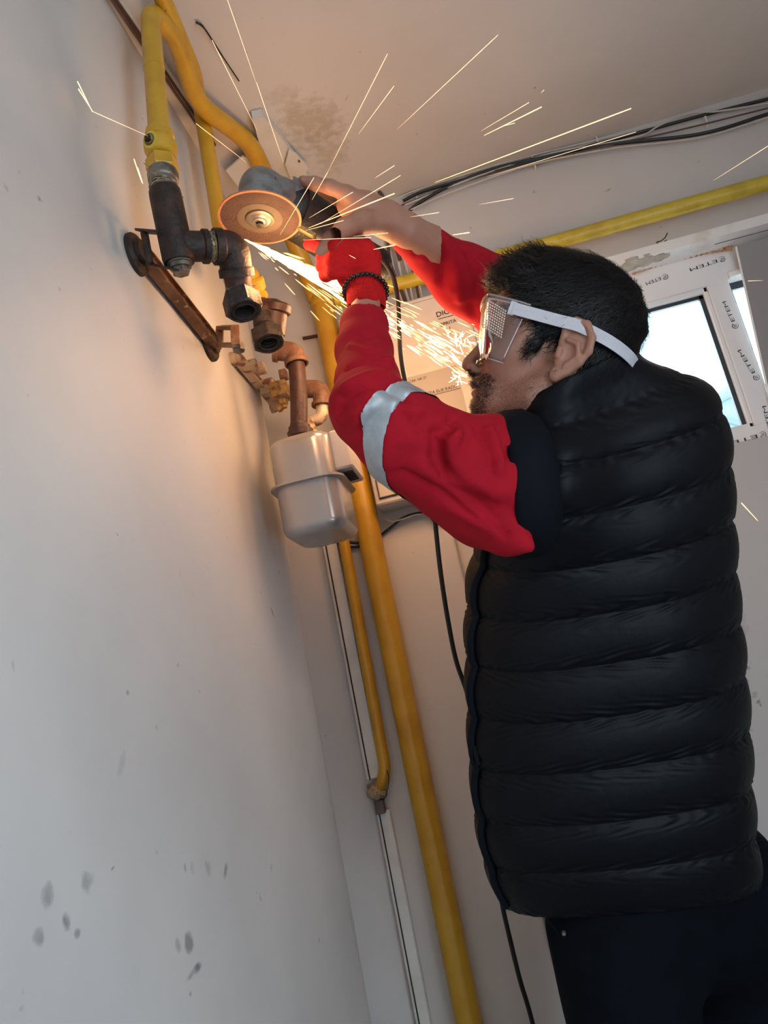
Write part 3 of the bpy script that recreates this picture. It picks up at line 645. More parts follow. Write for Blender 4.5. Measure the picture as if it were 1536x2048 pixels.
for (px, py, qx, qy) in ((282, 462, 330, 466), (300, 528, 345, 538)):
    a = PX(px, py, LX+.02); b = PX(qx, qy, XA-.005); c = (a+b)/2; u = unit(b-a); mb.box(c, (u, np.cross(u, (0, 0, 1)), (0, 0, 1)), (np.linalg.norm(b-a)/2, .010, .0022), .0008)
a = PX(288, 462, LX+.03); b = PX(300, 528, LX+.03); mb.tube([a, lerp(a, b, .5), b], .006, 8)
mb.build('lug', 'dark', T1)
mb = MB()
p0 = PX(440, 655, LX+.02); p1 = PX(470, 655, XA+.02); p2 = PX(472, 690, XA+.02); p3 = PX(438, 690, LX+.02)
for (a, b) in ((p0, p1), (p3, p2), (p1, p2), (p0, p3)):
    u = unit(b-a); w_ = unit(np.cross(u, (1, .2, 0))); mb.box((a+b)/2, (u, w_, np.cross(u, w_)), (np.linalg.norm(b-a)/2+.002, .0035, .007), .001)
mb.build('lug', 'brown', T1)
mb = MB(); pbz = PX(478, 700, XA+.02); mb.lathe(pbz+np.array([0, 0, .01]), (0, 0, -1), [(0, .010), (.012, .010), (.013, .006)], 6); mb.build('bolt', 'zinc', T1)
T2, r2a, r2b, _, _ = rail('meter_bracket', 'short cream painted bracket rail on the left wall beside the gas meter', (474, 716), (553, 812), 'cream', 'cream', .011, .014)
mb = MB()
for (px, py, w_, h_) in ((500, 730, .012, .006), (516, 738, .008, .010), (536, 775, .006, .016)):
    p = PX(px, py, LX+.03); MB().box(p, A3, (.016, .012, h_), .002).build('lug', 'cream', T2)

# ---- return line (B)
Bp = thing('gas_return_pipe', 'yellow gas pipe behind the near one, ending in the lower open union nut', 'gas pipe', PX(436, 435, -.36))
b1 = PZ(318, -20, CEIL-.04); b2 = PZ(386, 140, CEIL-.04); b3 = PX(403, 225, -.352); b4 = PX(446, 490, -.352); b5 = PX(462, 560, -.345)
MB().tube(fillet([b1, b2, lerp(b2, b3, .0)+(b3-b2)*.5, b3, b4, b5], .04, 8), .0148, 18).build('pipe', 'yellow', Bp)
D2 = float((b5-CAMO) @ R[:, 2])
b6 = PD(500, 535, D2*.92); b7 = PD(516, 600, D2*.94)
MB().tube(fillet([b5, PD(488, 545, D2*.95), b6+(b7-b6)*.2, b7], .02, 8), .0145, 16).build('offset_pipe', 'yellow', Bp)
mb = MB(); dB = unit(b7-b6); mb.lathe(lerp(b6, b7, .3), dB, [(0, .016), (.004, .019), (.02, .019), (.024, .015), (.03, .019), (.042, .019)], 20); mb.build('valve', 'yellow', Bp)
mb = MB(); hemp(mb, b7-dB*.006, dB, .018, .016, 26); mb.lathe(b7-dB*.006, dB, [(0, .015), (.018, .0165)], 16); mb.build('hemp_wrap', 'hemp', Bp)
D3 = D2*.93; b8 = PD(515, 622, D3); b9 = PD(550, 628, D3*1.0); b10 = PD(545, 668, D3); 
mb = MB(); mb.tube(fillet([b7+dB*.008, b8, PD(548, 622, D3), b9, b10], .016, 8), .0215, 20); mb.lathe(PD(552, 634, D3), unit(b10-b9), [(-.024, .019), (-.02, .0245), (-.008, .0245), (-.006, .022)], 22); mb.build('elbow', 'redbrown', Bp)
un2 = PD(531, 660, D3*.985); u2d = unit(-vW*.9+np.array([.1, -.15, 0]))
mb = MB(); mb.lathe(un2+np.array([0, 0, .03]), (0, 0, -1), [(0, .016), (.012, .016), (.014, .019), (.022, .019), (.024, .017), (.034, .017)], 20); mb.build('nipple', 'dark', Bp)
mb = MB(); union(mb, un2+np.array([0, 0, -.0]), u2d, .0275, .030, .0165, ref=(1, .3, 0)); mb.build('union_nut', 'nut', Bp)

# ---- riser (big) with wall bracket stubs
Rz = thing('gas_riser_pipe', 'thick yellow gas riser pipe running floor to ceiling in front of the back wall', 'gas pipe', (PY(744, 1070, BY-.065)[0], BY-.065, 0))
rx = [PY(640, 612, BY-.06), PY(742, 1070, BY-.06), PY(944, 2048, BY-.06)]
x_r = float(np.mean([v[0] for v in rx]))
MB().tube([(x_r, BY-.065, 0), (x_r, BY-.065, 1.0), (x_r, BY-.065, c_f[2]-.01)], .0262, 26).build('pipe', 'yellow', Rz)
mb = MB(); mb.lathe((x_r, BY-.065, c_f[2]-.02), (0, 0, 1), [(0, .0262), (.004, .0285), (.02, .0285), (.035, .023)], 26); mb.build('reducer', 'yellow', Rz)
for py_ in (677,):
    a = PY(606, 677, BY-.05); b = PY(640, 673, BY-.05); MB().tube([a, b+np.array([.03, 0, 0])], .0042, 10).build('bracket_rod', 'redbrown', Rz)
# ---- horizontal line on the back wall
Hp = thing('gas_branch_pipe', 'yellow horizontal gas pipe along the back wall above the window', 'gas pipe', PY(1300, 430, BY-.05))
ha = PY(690, 596, BY-.05); hb = PY(1100, 487, BY-.05); hc = PY(1536, 365, BY-.05); zc = (hb[2]+hc[2])/2
MB().tube([(x_r+.03, BY-.05, ha[2]), (hb[0], BY-.05, hb[2]), (RX-.0, BY-.05, hc[2]+(hc[2]-hb[2])*.1)], .0175, 22).build('pipe', 'yellow2', Hp)
mb = MB()
for x_ in (.05, .55): mb.lathe((x_, BY-.05, lerp(hb, hc, 0)[2]), (1, 0, 0), [(-.004, .0175), (-.004, .0195), (.004, .0195), (.004, .0175)], 20)
# ---- small riser by the corner
Sm = thing('small_gas_pipe', 'thin yellow gas pipe in the corner, ending in sealant above the lower cable trunking', 'gas pipe', PY(758, 1590, BY-.06))
YS = BY-.06
s0 = PY(676, 1020, YS); s1 = PY(770, 1535, YS); xs = (s0[0]+s1[0])/2-.0
s0 = PY(660, 930, YS); s2_ = PY(764, 1560, YS); s3_ = PY(745, 1590, YS)+np.array([0, .02, 0])
MB().tube(fillet([s0, s1, s2_+np.array([0, 0, -.006]), s3_], .035, 8), .0125, 18).build('pipe', 'yellow', Sm)
mb = MB(); f_ = Field(PY(757, 1592, YS)-.04, PY(757, 1592, YS)+.04, .0022)
pc = PY(756, 1590, YS)
for i in range(9): f_.ell(pc+rng.normal(size=3)*np.array([.009, .006, .008]), (.007+.004*rng.random(),)*3, k=.004)
Vf, Ff = f_.mesh(); mk('sealant', Vf, Ff, 'hemp', Sm)
mb = MB(); mb.box(PY(760, 1613, YS+.01), A3, (.010, .010, .014), .002); mb.build('sleeve', mat('grey_sleeve', (.14, .11, .09), .8), Sm)
mb = MB(); mb.tube(spline([PY(774, 1540, YS-.012), PY(778, 1560, YS-.014), PY(772, 1590, YS-.012), PY(766, 1602, YS-.01)], 6), .0009, 6); mb.build('wire', 'rubber', Sm)

# ---- cable trunking in the corner, upper and lower pieces
def trunk(name, label, p0, p1, w, d):
    a = PY(*p0, BY-.03-d); b = PY(*p1, BY-.03-d); T = thing(name, label, 'trunking', (b[0], BY-.03, b[2]))
    xl = (a[0]+b[0])/2; zt, zb = a[2], b[2]
    mb = MB(); boxab(mb, (xl, BY-.03-d, zb), (xl+w, BY-.029, zt), .003); mb.build('channel', 'white', T)
    mb = MB(); boxab(mb, (xl+w*.30, BY-.03-d-.0025, zb+.002), (xl+w*.98, BY-.03-d, zt-.002), .001); mb.build('cover', 'white', T)
    mb = MB(); boxab(mb, (xl+w*.20, BY-.03-d-.0012, zb), (xl+w*.28, BY-.03-d+.001, zt)); mb.build('gap', 'gap', T, label='dark open seam')
    return xl, zb
trunk('cable_trunking', 'upper piece of white cable trunking left of the thin yellow pipe, below the gas meter', (636, 1075), (738, 1560), .034, .018)
trunk('cable_trunking', 'lower piece of white cable trunking under the thin pipe, running to the floor', (748, 1625), (856, 2160), .030, .016)
mb = MB(); p = PY(748, 1577, BY-.055); mb.box(p, A3, (.012, .008, .010), .001); tag(mb.build('pipe_clip', mat('grey_clip', (.16, .14, .12), .7)), 'small grey clip between the upper trunking and the bend of the thin pipe', 'clip')
# the box channel at the top corner
mb = MB(); a = PY(518, 236, 1.30); 
chan = thing('boxed_channel', 'white boxed channel with a torn flap under the ceiling, in the corner above the grinder', 'channel', PY(600, 360, 1.5))
def plate(name, pts_, z, th=.004):
    V = [PZ(x, y, z) for x, y in pts_]; V2 = [v+np.array([0, 0, th]) for v in V]; n_ = len(V)
    mk(name, V+V2, [tuple(range(n_)), tuple(range(n_, 2*n_))[::-1]]+[(i, i+n_, (i+1) % n_+n_, (i+1) % n_) for i in range(n_)], 'white', chan, smooth=False)
plate('channel_cover', [(505, 238), (527, 233), (560, 272), (600, 330), (640, 390), (560, 395), (530, 330)], CEIL-.022, .02)
plate('channel_flap', [(452, 342), (486, 312), (522, 330), (530, 380), (478, 376)], CEIL-.030)
plate('channel_flap', [(578, 300), (592, 308), (618, 336), (611, 346), (627, 372), (590, 380), (570, 330)], CEIL-.030)
mb = MB(); mb.lathe(PZ(598, 321, CEIL-.031), (0, 0, -1), [(0, .0025), (.004, .0025)], 10); mb.build('screw', 'zinc', chan)
# thin white cables left of the channel
for i, (a, b) in enumerate((((428, 245), (486, 372)), ((437, 255), (494, 372)))):
    mb = MB(); mb.tube(spline([PY(a[0], a[1], 1.35), PY((a[0]+b[0])/2+2, (a[1]+b[1])/2, 1.48), PY(b[0], b[1], 1.6), PY(b[0]+25, b[1]+110, BY-.035)], 6), .0028, 8)
    tag(mb.build('cable', 'cable_w'), 'thin white cable behind the near pipe bend, %s of the two side by side' % ('left', 'right')[i], 'cable', group='thin white cables in the corner')
# small black wire on the ceiling and wall/ceiling cables at the top left
mb = MB(); mb.tube(spline([PZ(392, 44, CEIL-.004), PZ(408, 56, CEIL-.006), PZ(440, 105, CEIL-.003), PZ(478, 162, CEIL-.001)], 6), [.0022]*6+[.0016]*7+[.0012]*6, 6)
tag(mb.build('ceiling_wire', 'rubber'), 'short black wire stuck to the ceiling beside the yellow pipe bend', 'wire')
for i, (o_, mm_) in enumerate(((0, 'cable_b'), (9, 'cable_w'), (-8, 'cable_b'))):
    mb = MB(); mb.tube([PZ(218+o_, -20, CEIL-.006-.003*i), PZ(290+o_, 85, CEIL-.006-.003*i), PZ(430+o_, 290, CEIL-.006-.003*i)], .003, 6)
    tag(mb.build('cable', mm_), ('brown cable nearest the yellow pipe where wall meets ceiling', 'white cable where left wall meets ceiling, between two brown ones', 'outer brown cable where left wall meets ceiling, farthest from the yellow pipe')[i] if i else 'brown cable between the white one and the wall at the top left corner', 'cable', group='cables along the top left corner')

# ================================================================== GAS METER
XM0, XM1, YM0, YM1 = -.354, -.233, 1.30, 1.455
zt, zb_, zm = PY(600, 860, YM0)[2], PY(605, 1068, YM0)[2], PY(605, 960, YM0)[2]
MT = thing('gas_meter', 'grey enamelled gas meter with a seam flange, hanging by the left wall', 'gas meter', ((XM0+XM1)/2, (YM0+YM1)/2, zb_))
def rrect(x0, x1, y0, y1, r, z, n=6):
    out = []
    for (cx_, cy_, a0_) in ((x1-r, y1-r, 0), (x0+r, y1-r, 90), (x0+r, y0+r, 180), (x1-r, y0+r, 270)):
        for k in range(n+1): t = math.radians(a0_+90*k/n); out.append((cx_+r*math.cos(t), cy_+r*math.sin(t), z))
    return out
def stack(rings):
    V = []; F_ = []; m_ = len(rings[0])
    for r_ in rings: V += r_
    for i in range(len(rings)-1): F_ += [(i*m_+k, i*m_+(k+1) % m_, (i+1)*m_+(k+1) % m_, (i+1)*m_+k) for k in range(m_)]
    F_ += [tuple(range(m_))[::-1], tuple((len(rings)-1)*m_+k for k in range(m_))]; return V, F_
def shell(z0, z1, base, tip):
    rings = []
    for k in range(9):
        t = k/8*math.pi/2; ins = (1-math.cos(t))*.022; zz = z1+(math.sin(t)-1)*abs(tip)*(1 if z1 > z0 else -1) if False else z1-(1-math.sin(t))*tip
        rings.append(rrect(XM0+ins, XM1-ins, YM0+ins, YM1-ins, .034-ins*.6, zz))
    return [rrect(XM0, XM1, YM0, YM1, .034, z0)]+rings
V, F_ = stack(shell(zm, zt, 0, .020)); mk('upper_shell', V, F_, 'meter', MT, smooth=60)
V, F_ = stack(shell(zm, zb_, 0, -.020)); mk('lower_shell', V, [f[::-1] for f in F_], 'meter', MT, smooth=60)
V, F_ = stack([rrect(XM0-.002, XM1+.002, YM0-.002, YM1+.002, .036, zm-.0035), rrect(XM0-.010, XM1+.010, YM0-.010, YM1+.010, .042, zm-.003), rrect(XM0-.010, XM1+.010, YM0-.010, YM1+.010, .042, zm+.001), rrect(XM0-.002, XM1+.002, YM0-.002, YM1+.002, .036, zm+.003)])
mk('seam_flange', V, F_, 'meter', MT, smooth=40)
c0 = PX(672, 872, XM1+.012); cz0 = PX(700, 960, XM1+.03)[2]; ct = zt-.008
mb = MB(); boxab(mb, (XM1-.004, YM0+.020, zm+.010), (XM1+.030, YM0+.130, ct), .006); cbx = mb.build('index_box', 'plastic', MT)
mb = MB(); boxab(mb, (XM1+.006, YM0+.045, zm+.008), (XM1+.024, YM0+.105, zm+.0105), .001); mb.build('dial_window', 'gap', cbx, label='dark counter window')
for yy in (YM0+.048, YM0+.115):
    mb = MB(); mb.lathe(((XM0+XM1)/2, yy, zt-.004), (0, 0, 1), [(0, .022), (.004, .021), (.006, .0175), (.012, .0175)], 26); mb.build('inlet_boss', 'meter', MT)
xm = (XM0+XM1)/2
# meter pipework
MP = thing('meter_connection_pipe', 'brown rusty pipe with two elbows and union nuts feeding the top of the gas meter', 'pipe', (xm, YM0+.05, zt+.02))
n1 = np.array([xm, YM0+.048, zt+.008]); top1 = PY(590, 706, YM0+.048); e1 = np.array([top1[0], YM0+.045, top1[2]])
e1l = PD(548, 700, float((e1-CAMO) @ R[:, 2])*1.0)
mb = MB(); mb.lathe(n1-np.array([0, 0, .004]), (0, 0, 1), [(0, .019), (.002, .024), (.012, .025), (.014, .021), (.022, .021), (.023, .018), (.030, .0165)], 30); mb.build('union_nut', 'redbrown', MP)
pth = spline([n1+np.array([0, 0, .02]), lerp(n1, e1, .5)+np.array([.002, 0, 0]), e1+np.array([0, 0, -.02])], 8); MB().tube(pth, .0165, 20).build('pipe', 'redbrown', MP)
mb = MB(); elbow(mb, [e1+np.array([0, 0, -.026]), e1, e1l], .0195, 1.2, .010, .022); mb.build('elbow', 'brown', MP)
n2 = np.array([xm+.004, YM0+.115, zt+.008])
mb = MB(); mb.lathe(n2-np.array([0, 0, .004]), (0, 0, 1), [(0, .019), (.002, .023), (.012, .023), (.014, .019), (.03, .019)], 26); mb.build('union_nut', 'brass', MP)
e2 = PY(638, 785, YM0+.14); e2b = PY(600, 782, YM0+.14)
mb = MB(); elbow(mb, [PY(645, 812, YM0+.14), PY(643, 778, YM0+.14), PY(604, 778, YM0+.14)], .0185, 1.2, .008, .02); mb.build('elbow', 'brown', MP)
mb = MB(); mb.tube(fillet([PY(644, 806, YM0+.14), PY(645, 835, YM0+.14), PY(618, 845, YM0+.14), n2+np.array([0, 0, .02])], .02, 6), .013, 16); mb.build('pipe', 'cream', MP)
# regulator/valve block on the cream bracket
RG = thing('shut_off_valve', 'small dirty brass shut-off valve with a round port behind the meter pipe', 'valve', PX(562, 785, -.345))
p = PX(562, 783, -.345); mb = MB(); mb.box(p, A3, (.018, .024, .016), .004); mb.build('valve_body', 'brass', RG)
pd = unit(aim_c((-.05, .0, -1))); mb = MB(); q1 = p+pd*.018; mb.lathe(q1, pd, [(0, .012), (.006, .012), (.008, .0105), (.008, .006), (.002, .005), (.002, .0003)], 22); mb.build('port', 'brass', RG)
mb = MB(); mb.box(PX(567, 750, -.345), A3, (.008, .010, .010), .001); mb.lathe(PX(567, 750, -.345)+pd*.010, pd, [(0, .0035), (.004, .0035)], 10); mb.build('lock_tab', 'brown', RG)
mb = MB(); mb.lathe(PX(566, 800, -.34), (0, 0, -1), [(0, .010), (.010, .010), (.014, .006), (.018, .006)], 16); mb.lathe(PX(556, 812, -.35), (.5, 0, -1), [(0, .007), (.012, .007)], 12); mb.build('lower_fitting', 'brass', RG)
mb = MB(); mb.tube(fillet([PX(575, 790, -.34), PX(596, 800, -.33), PX(600, 815, -.33)], .01, 5), .010, 12); mb.build('offset_pipe', 'brown', RG)

# ================================================================== ELECTRICAL CABINET
YC = BY-.03-.075
cA = PY(752, 1012, YC); cT = PY(760, 612, YC); cRb = PY(930, 985, YC)
CB = thing('electrical_cabinet', 'white wall cabinet with handwriting and a printed notice on its door', 'electrical cabinet', (cA[0], BY-.03, cA[2]))
cx0, cz0_, cz1_, cx1 = cA[0], cA[2], cT[2]-.005, cA[0]+.31
mb = MB(); boxab(mb, (cx0, YC, cz0_), (cx1, BY-.03, cz1_), .006); mb.build('case', 'cab', CB)
mb = MB(); boxab(mb, (cx0+.012, YC-.004, cz0_+.014), (cx1-.012, YC+.002, cz1_-.012), .004); door = mb.build('door', 'cab', CB)
mb = MB(); g_ = .0015
for (a, b) in (((cx0+.012, cz0_+.013), (cx1-.012, cz0_+.0145)), ((cx0+.0105, cz0_+.013), (cx0+.012, cz1_-.10))): boxab(mb, (a[0], YC-.0045, a[1]), (b[0], YC+.0005, b[1]))
mb.build('door_gap', 'gap', CB, label='dark gap round the door')
fd = lambda px, py: PY(px, py, YC-.0045)
rt = np.array([1., 0, 0]); up_ = np.array([0, 0, 1.])
def flat(mb, name, V, F_, m_, par, label=None): return mk(name, V, F_, m_, par, smooth=False, label=label)
p0, p1, p2, p3 = fd(812, 747), fd(910, 727), fd(940, 838), fd(832, 862)
pl = np.array([fd(815, 750)[0], YC-.0048, 0]); zx = fd(915, 732)
px0, px1, pz1, pz0 = fd(800, 752)[0], fd(925, 785)[0], fd(912, 730)[2], fd(940, 880)[2]
mb = MB(); boxab(mb, (px0, YC-.0050, pz0), (px1, YC-.0043, pz1)); pap = mb.build('paper_notice', 'paper', CB, label='printed paper notice')
def txt(s, px, py, h, par, name='text', m_='ink', sq=1.0, label=None, off=.0056, slant=0.0):
    o_ = PY(px, py, YC-off); V, F_ = text_mesh(s, h, (o_[0], YC-off, o_[2]), (1, 0, slant), (0, 0, 1), None, 'x', None, squash=sq); mk(name, V, F_, m_, par, smooth=False, label=label)
txt('CAR. NR 27', 819, 766, .0085, pap, 'notice_text', 'ink', .9); txt('CATRE,', 815, 788, .0098, pap, 'notice_text')
o1 = PY(848, 812, YC-.0056)
txt('VT ALEEA ELIE RADU', 833, 796, .0100, pap, 'notice_text', 'ink', 1.0)
a = PY(846, 795, YC-.0056); mb = MB(); boxab(mb, (a[0], YC-.0056, a[2]-.001), (px1-.002, YC-.0052, a[2])); mb.build('underline', 'ink', pap)
txt('DIGI', 873, 635, .018, door, 'handwriting', 'ink', 1.0, slant=.05); a = PY(876, 638, YC-.0056); mb = MB(); boxab(mb, (a[0], YC-.0056, a[2]-.0012), (a[0]+.045, YC-.0052, a[2])); mb.build('underline', 'ink', door)
txt('OPRITA', 879, 654, .0115, door, 'handwriting', 'ink', 1.0, slant=.05)
a = PY(899, 653, YC-.0056); b = PY(902, 667, YC-.0056); mb = MB(); mb.tube([a, b], .0006, 5); mb.tube([b+np.array([-.004, 0, .005]), b, b+np.array([.004, 0, .005])], .0006, 5); mb.build('arrow', 'ink', door, label='hand-drawn arrow pointing down')
a = PY(806, 985, YC-.005); mb = MB(); 
for (x0_, z0_, x1_, z1_) in ((0, 0, .05, .0012), (0, 0, .0012, .04), (.004, .004, .05, .0048), (.004, .004, .0048, .04)): boxab(mb, (a[0]+x0_, YC-.0056, a[2]+z0_), (a[0]+x1_, YC-.0040, a[2]+z1_))
mb.build('latch_outline', 'gap', CB)

# ================================================================== CABLES
def cable(name, label, pts, r, m_, cat='cable', group=None, n=8):
    return tag(MB().tube(spline(pts, n), r, 8).build(name, m_), label, cat, group)
yb = BY-.012
bund = [
 ('thick black cable, lowest of the bundle under the ceiling line, dipping to the cabinet', [(1545, 225, 0), (1400, 268, 0), (1200, 292, .003), (1000, 335, .004), (900, 372, .004), (840, 405, .004), (812, 428, .004)], .0042, 'rubber'),
 ('black cable through the upper middle of the ceiling bundle', [(1545, 196, 0), (1400, 232, 0), (1290, 262, .002), (1150, 300, .003), (980, 345, .003), (850, 382, .003), (806, 402, .003)], .0040, 'rubber'),
 ('white cable sagging above the black ones at the right of the bundle', [(1545, 205, .004), (1440, 222, .005), (1380, 226, .006), (1320, 250, .006), (1270, 275, .005), (1100, 308, .005), (940, 358, .005), (810, 410, .005)], .0022, 'cable_w'),
 ('white cable hugging the lowest black one', [(1545, 232, .004), (1400, 275, .005), (1230, 296, .006), (1060, 330, .006), (900, 385, .006), (820, 420, .006)], .002, 'cable_w'),
 ('topmost thin white cable of the ceiling bundle', [(1545, 188, 0), (1380, 236, 0), (1200, 278, 0), (1000, 328, 0), (840, 378, 0), (790, 398, 0)], .0018, 'cable_w'),
 ('thin brown cable between the two black ones', [(1545, 214, .002), (1350, 262, .003), (1150, 306, .004), (950, 356, .004), (830, 400, .004), (800, 412, .004)], .002, 'cable_b')]
for (lb, P_, r_, m_) in bund:
    cable('ceiling_cable', lb, [PY(x, y, yb-o_) for (x, y, o_) in P_], r_, m_, group='cables under the ceiling of the back wall')
mb = MB()
for (x, y) in ((1068, 330), (1195, 290), (835, 400), (1410, 245)):
    p = PY(x, y, BY); clip = MB(); clip.box((p[0], BY-.006, p[2]), A3, (.0025, .007, .016), .0015)
    tag(clip.build('cable_clip', 'white'), {1068: 'small white cable clip right of the longest spark', 1195: 'small white cable clip in the middle of the bundle, where a spark ends', 835: 'small white cable clip at the left end of the bundle near the far sleeve', 1410: 'small white cable clip nearest the right edge of the photo'}[x], 'clip', group='clips on the cable bundle')
drops = [((765, 420), (775, 470), (782, 530), (812, 606), 'cable_b', .0042), ((775, 425), (790, 480), (800, 540), (818, 604), 'cable_w', .0028), ((785, 430), (800, 490), (815, 545), (826, 602), 'cable_w', .0028), ((756, 380), (768, 400), (776, 440), (800, 520), 'cable_b', .005), ((795, 440), (812, 500), (828, 550), (838, 598), 'cable_b', .003), ((800, 450), (818, 500), (836, 560), (845, 596), 'cable_w', .0024), ((770, 430), (780, 500), (792, 560), (806, 608), 'cable_w', .0024)]
dl = ['brown cable dropping into the cabinet top, leftmost of the three brown ones that reach it', 'white cable beside the leftmost brown one above the cabinet', 'white cable in the middle of the drop above the cabinet', 'thick brown cable stub under the ceiling behind the bare hand', 'brown cable at the right of the drop above the cabinet', 'thin white cable at the far right of the drop above the cabinet', 'thin white cable at the far left of the drop above the cabinet']
for i, (a, b, c, d, m_, r_) in enumerate(drops):
    cable('drop_cable', dl[i], [PY(*a, BY-.03-.008), PY(*b, BY-.042), PY(*c, BY-.045), PY(*d, BY-.05)], r_, m_, group='cables dropping into the cabinet')
cable('looped_cable', 'black cable looping behind the yellow riser below the cabinet', [PY(x, y, Y_) for (x, y, Y_) in ((868, 1042, BY-.05), (850, 1026, BY-.05), (810, 1034, BY-.045), (775, 1060, BY-.038), (735, 1088, BY-.035), (700, 1094, BY-.04), (672, 1084, BY-.045), (660, 1072, BY-.045))], .0032, 'rubber')
cable('looped_cable', 'short black cable curling from behind the gas meter to the riser', [PY(x, y, BY-.045) for (x, y) in ((664, 1070), (690, 1082), (715, 1086), (728, 1082))], .0036, 'rubber')
cable('white_lead', 'thin white cable drooping under the cabinet', [PY(x, y, BY-.05) for (x, y) in ((764, 1035), (790, 1042), (830, 1030), (860, 1028), (882, 1040))], .0016, 'cable_w')

# ================================================================== ANGLE GRINDER
gd = lambda px, py, D: PD(px, py, D)
dc = gd(520, 436, 1.165); nrm = unit(aim_c((.03, .96, -.28)))      # disc faces down towards the camera
gax = aim_c((.66, .18, .74)); gax = unit(gax-nrm*gax.dot(nrm)); gsd = np.cross(nrm, gax)
GR = thing('angle_grinder', 'grey and black angle grinder with a brown cutting disc held against the pipe', 'angle grinder', dc)
Rd = .0625
mb = MB(); mb.lathe(dc, nrm, [(-.0012, .004), (-.0012, Rd-.003), (.0012, Rd-.003), (.0012, .026)], 96, cap=False); dk = mb.build('cutting_disc', 'disc', GR)
mb = MB(); mb.lathe(dc, nrm, [(-.0014, Rd-.0035), (-.0012, Rd), (.0012, Rd), (.0014, Rd-.0035)], 96, cap=False); mb.build('worn_rim', 'discrim', dk, label='orange worn rim')
mb = MB(); mb.lathe(dc, nrm, [(.0015, .034), (.0016, .020), (.0016, .011)], 64, cap=False); mb.build('disc_label', 'disclabel', dk, label='pale ring label')
mb = MB(); mb.lathe(dc, nrm, [(.001, .0215), (.0035, .0212), (.0045, .0195), (.0040, .0130), (.0062, .0115), (.0085, .0108), (.0088, .0085), (.0050, .0080), (.0050, .001)], 40); fl = mb.build('clamping_flange', 'steel', GR)
mb = MB(); mb.lathe(dc, nrm, [(.001, .0055), (.0135, .0055), (.0145, .004), (.0145, .001)], 20); mb.build('spindle', 'dark', GR)
# gear head
hc = dc-nrm*.050
f_ = Field(hc-.11, hc+.11, .0025)
hcen = hc+gax*.012
f_.cone(dc-nrm*.012, dc-nrm*.022, .022, .027, k=.004)
f_.cone(dc-nrm*.028, dc-nrm*.056, .034, .030, k=.006)
f_.ell(hcen+gax*.006, (.048, .040, .028), (gax, gsd, nrm), k=.01)
f_.cone(hcen+gax*.025, hcen+gax*.052, .033, .039, k=.008)
f_.ell(hc-nrm*.022, (.018, .018, .006), (gax, gsd, nrm), k=.004)
for s_ in (-1, 1):
    for (t_, w_) in ((.045, .033), (.02, .033)):
        c_ = hcen+gax*t_+gsd*s_*w_-nrm*.010; f_.cone(c_+gax*.01, c_-gax*.012, .0065, .0065, k=.003)
c_ = hcen+gax*.030+gsd*-.031; f_.cone(c_, c_-gsd*.01, .010, .010, k=.003)
for s_ in (-1, 1):
    c_ = hcen+gax*.028+gsd*s_*.040; f_.cone(c_, c_+gsd*s_*.006, .0052, .0052, k=.001, sub=True)
c_ = hcen+gax*.050-nrm*.030; f_.cone(c_, c_-gax*.03, .0045, .0045, k=.001, sub=True)
for (g_, s_) in ((.020, .026), (.020, -.026)):
    c_ = hcen+gax*.046-nrm*g_+gsd*s_*1.25; f_.cone(c_-gax*.020, c_+gax*.006, .0085, .0095, k=.004); f_.cone(c_-gax*.032, c_-gax*.016, .0045, .0045, k=.001, sub=True)
c_ = hcen+gax*.034-nrm*.036; f_.cone(c_-gax*.012, c_+gax*.016, .008, .010, k=.006); f_.cone(c_-nrm*.02, c_+nrm*.004, .0050, .0050, k=.001, sub=True)
f_.cone(hcen+gax*.005-nrm*.026+gsd*.030, hcen+gax*.035-nrm*.030+gsd*.034, .004, .004, k=.002, sub=True)
V, F_ = f_.mesh(); V = relax(V, F_, 1, .4); mk('gear_head', V, F_, 'alu', GR)
mb = MB()
for s_ in (-1, 1):
    c_ = hcen+gax*.004+gsd*s_*.034; mb = MB(); mb.lathe(c_-gax*.016, -gax, [(0, .004), (.003, .004), (.003, .0015), (.001, .0012)], 12); mb.build('screw', 'steel', GR)
# motor housing
h0 = hcen+gax*.052; f_ = Field(np.minimum(h0, h0+gax*.26)-.06, np.maximum(h0, h0+gax*.26)+.06, .003)
f_.cone(h0, h0+gax*.080, .043, .042, k=.004); f_.cone(h0+gax*.080, h0+gax*.13, .038, .029, k=.012); f_.cone(h0+gax*.13, h0+gax*.20, .028, .031, k=.012)
V, F_ = f_.mesh(); V = relax(V, F_, 1, .4)
t_ = (V-h0) @ gax; rad = V-h0-np.outer(t_, gax); rn = rad/np.maximum(np.linalg.norm(rad, axis=1), 1e-6)[:, None]
V = V-rn*(.0014*((np.sin(t_*2*np.pi/.006) > .2) & (t_ > .008) & (t_ < .045)))[:, None]
V = V
hs = mk('motor_housing', V, F_, 'blackp', GR)
mb = MB(); mb.lathe(h0-gax*.004, gax, [(0, .040), (.001, .0455), (.006, .0455), (.007, .040)], 36); mb.build('housing_collar', 'blackp', GR)
mb = MB(); mb.box(h0+gax*.05+gsd*-.043, (gax, nrm, gsd), (.016, .005, .003), .002); mb.build('slide_switch', 'blackp', GR)
# auxiliary handle held by the gloved hand
ah0 = gd(640, 470, 1.18); ah1 = gd(692, 496, 1.16)
mb = MB(); mb.lathe(ah0, ah1-ah0, [(0, .011), (.006, .0155), (.02, .014), (.05, .0155), (.066, .0165), (.070, .010)], 22); mb.build('side_handle', 'blackp', GR)
mb = MB(); mb.box(gd(618, 466, 1.19), (unit(gd(640, 480, 1.18)-gd(596, 455, 1.18)), nrm, np.cross(unit(gd(640, 480, 1.18)-gd(596, 455, 1.18)), nrm)), (.020, .0045, .0035), .001); mb.build('pin_wrench', 'brass', GR, label='pale metal bar below the housing')
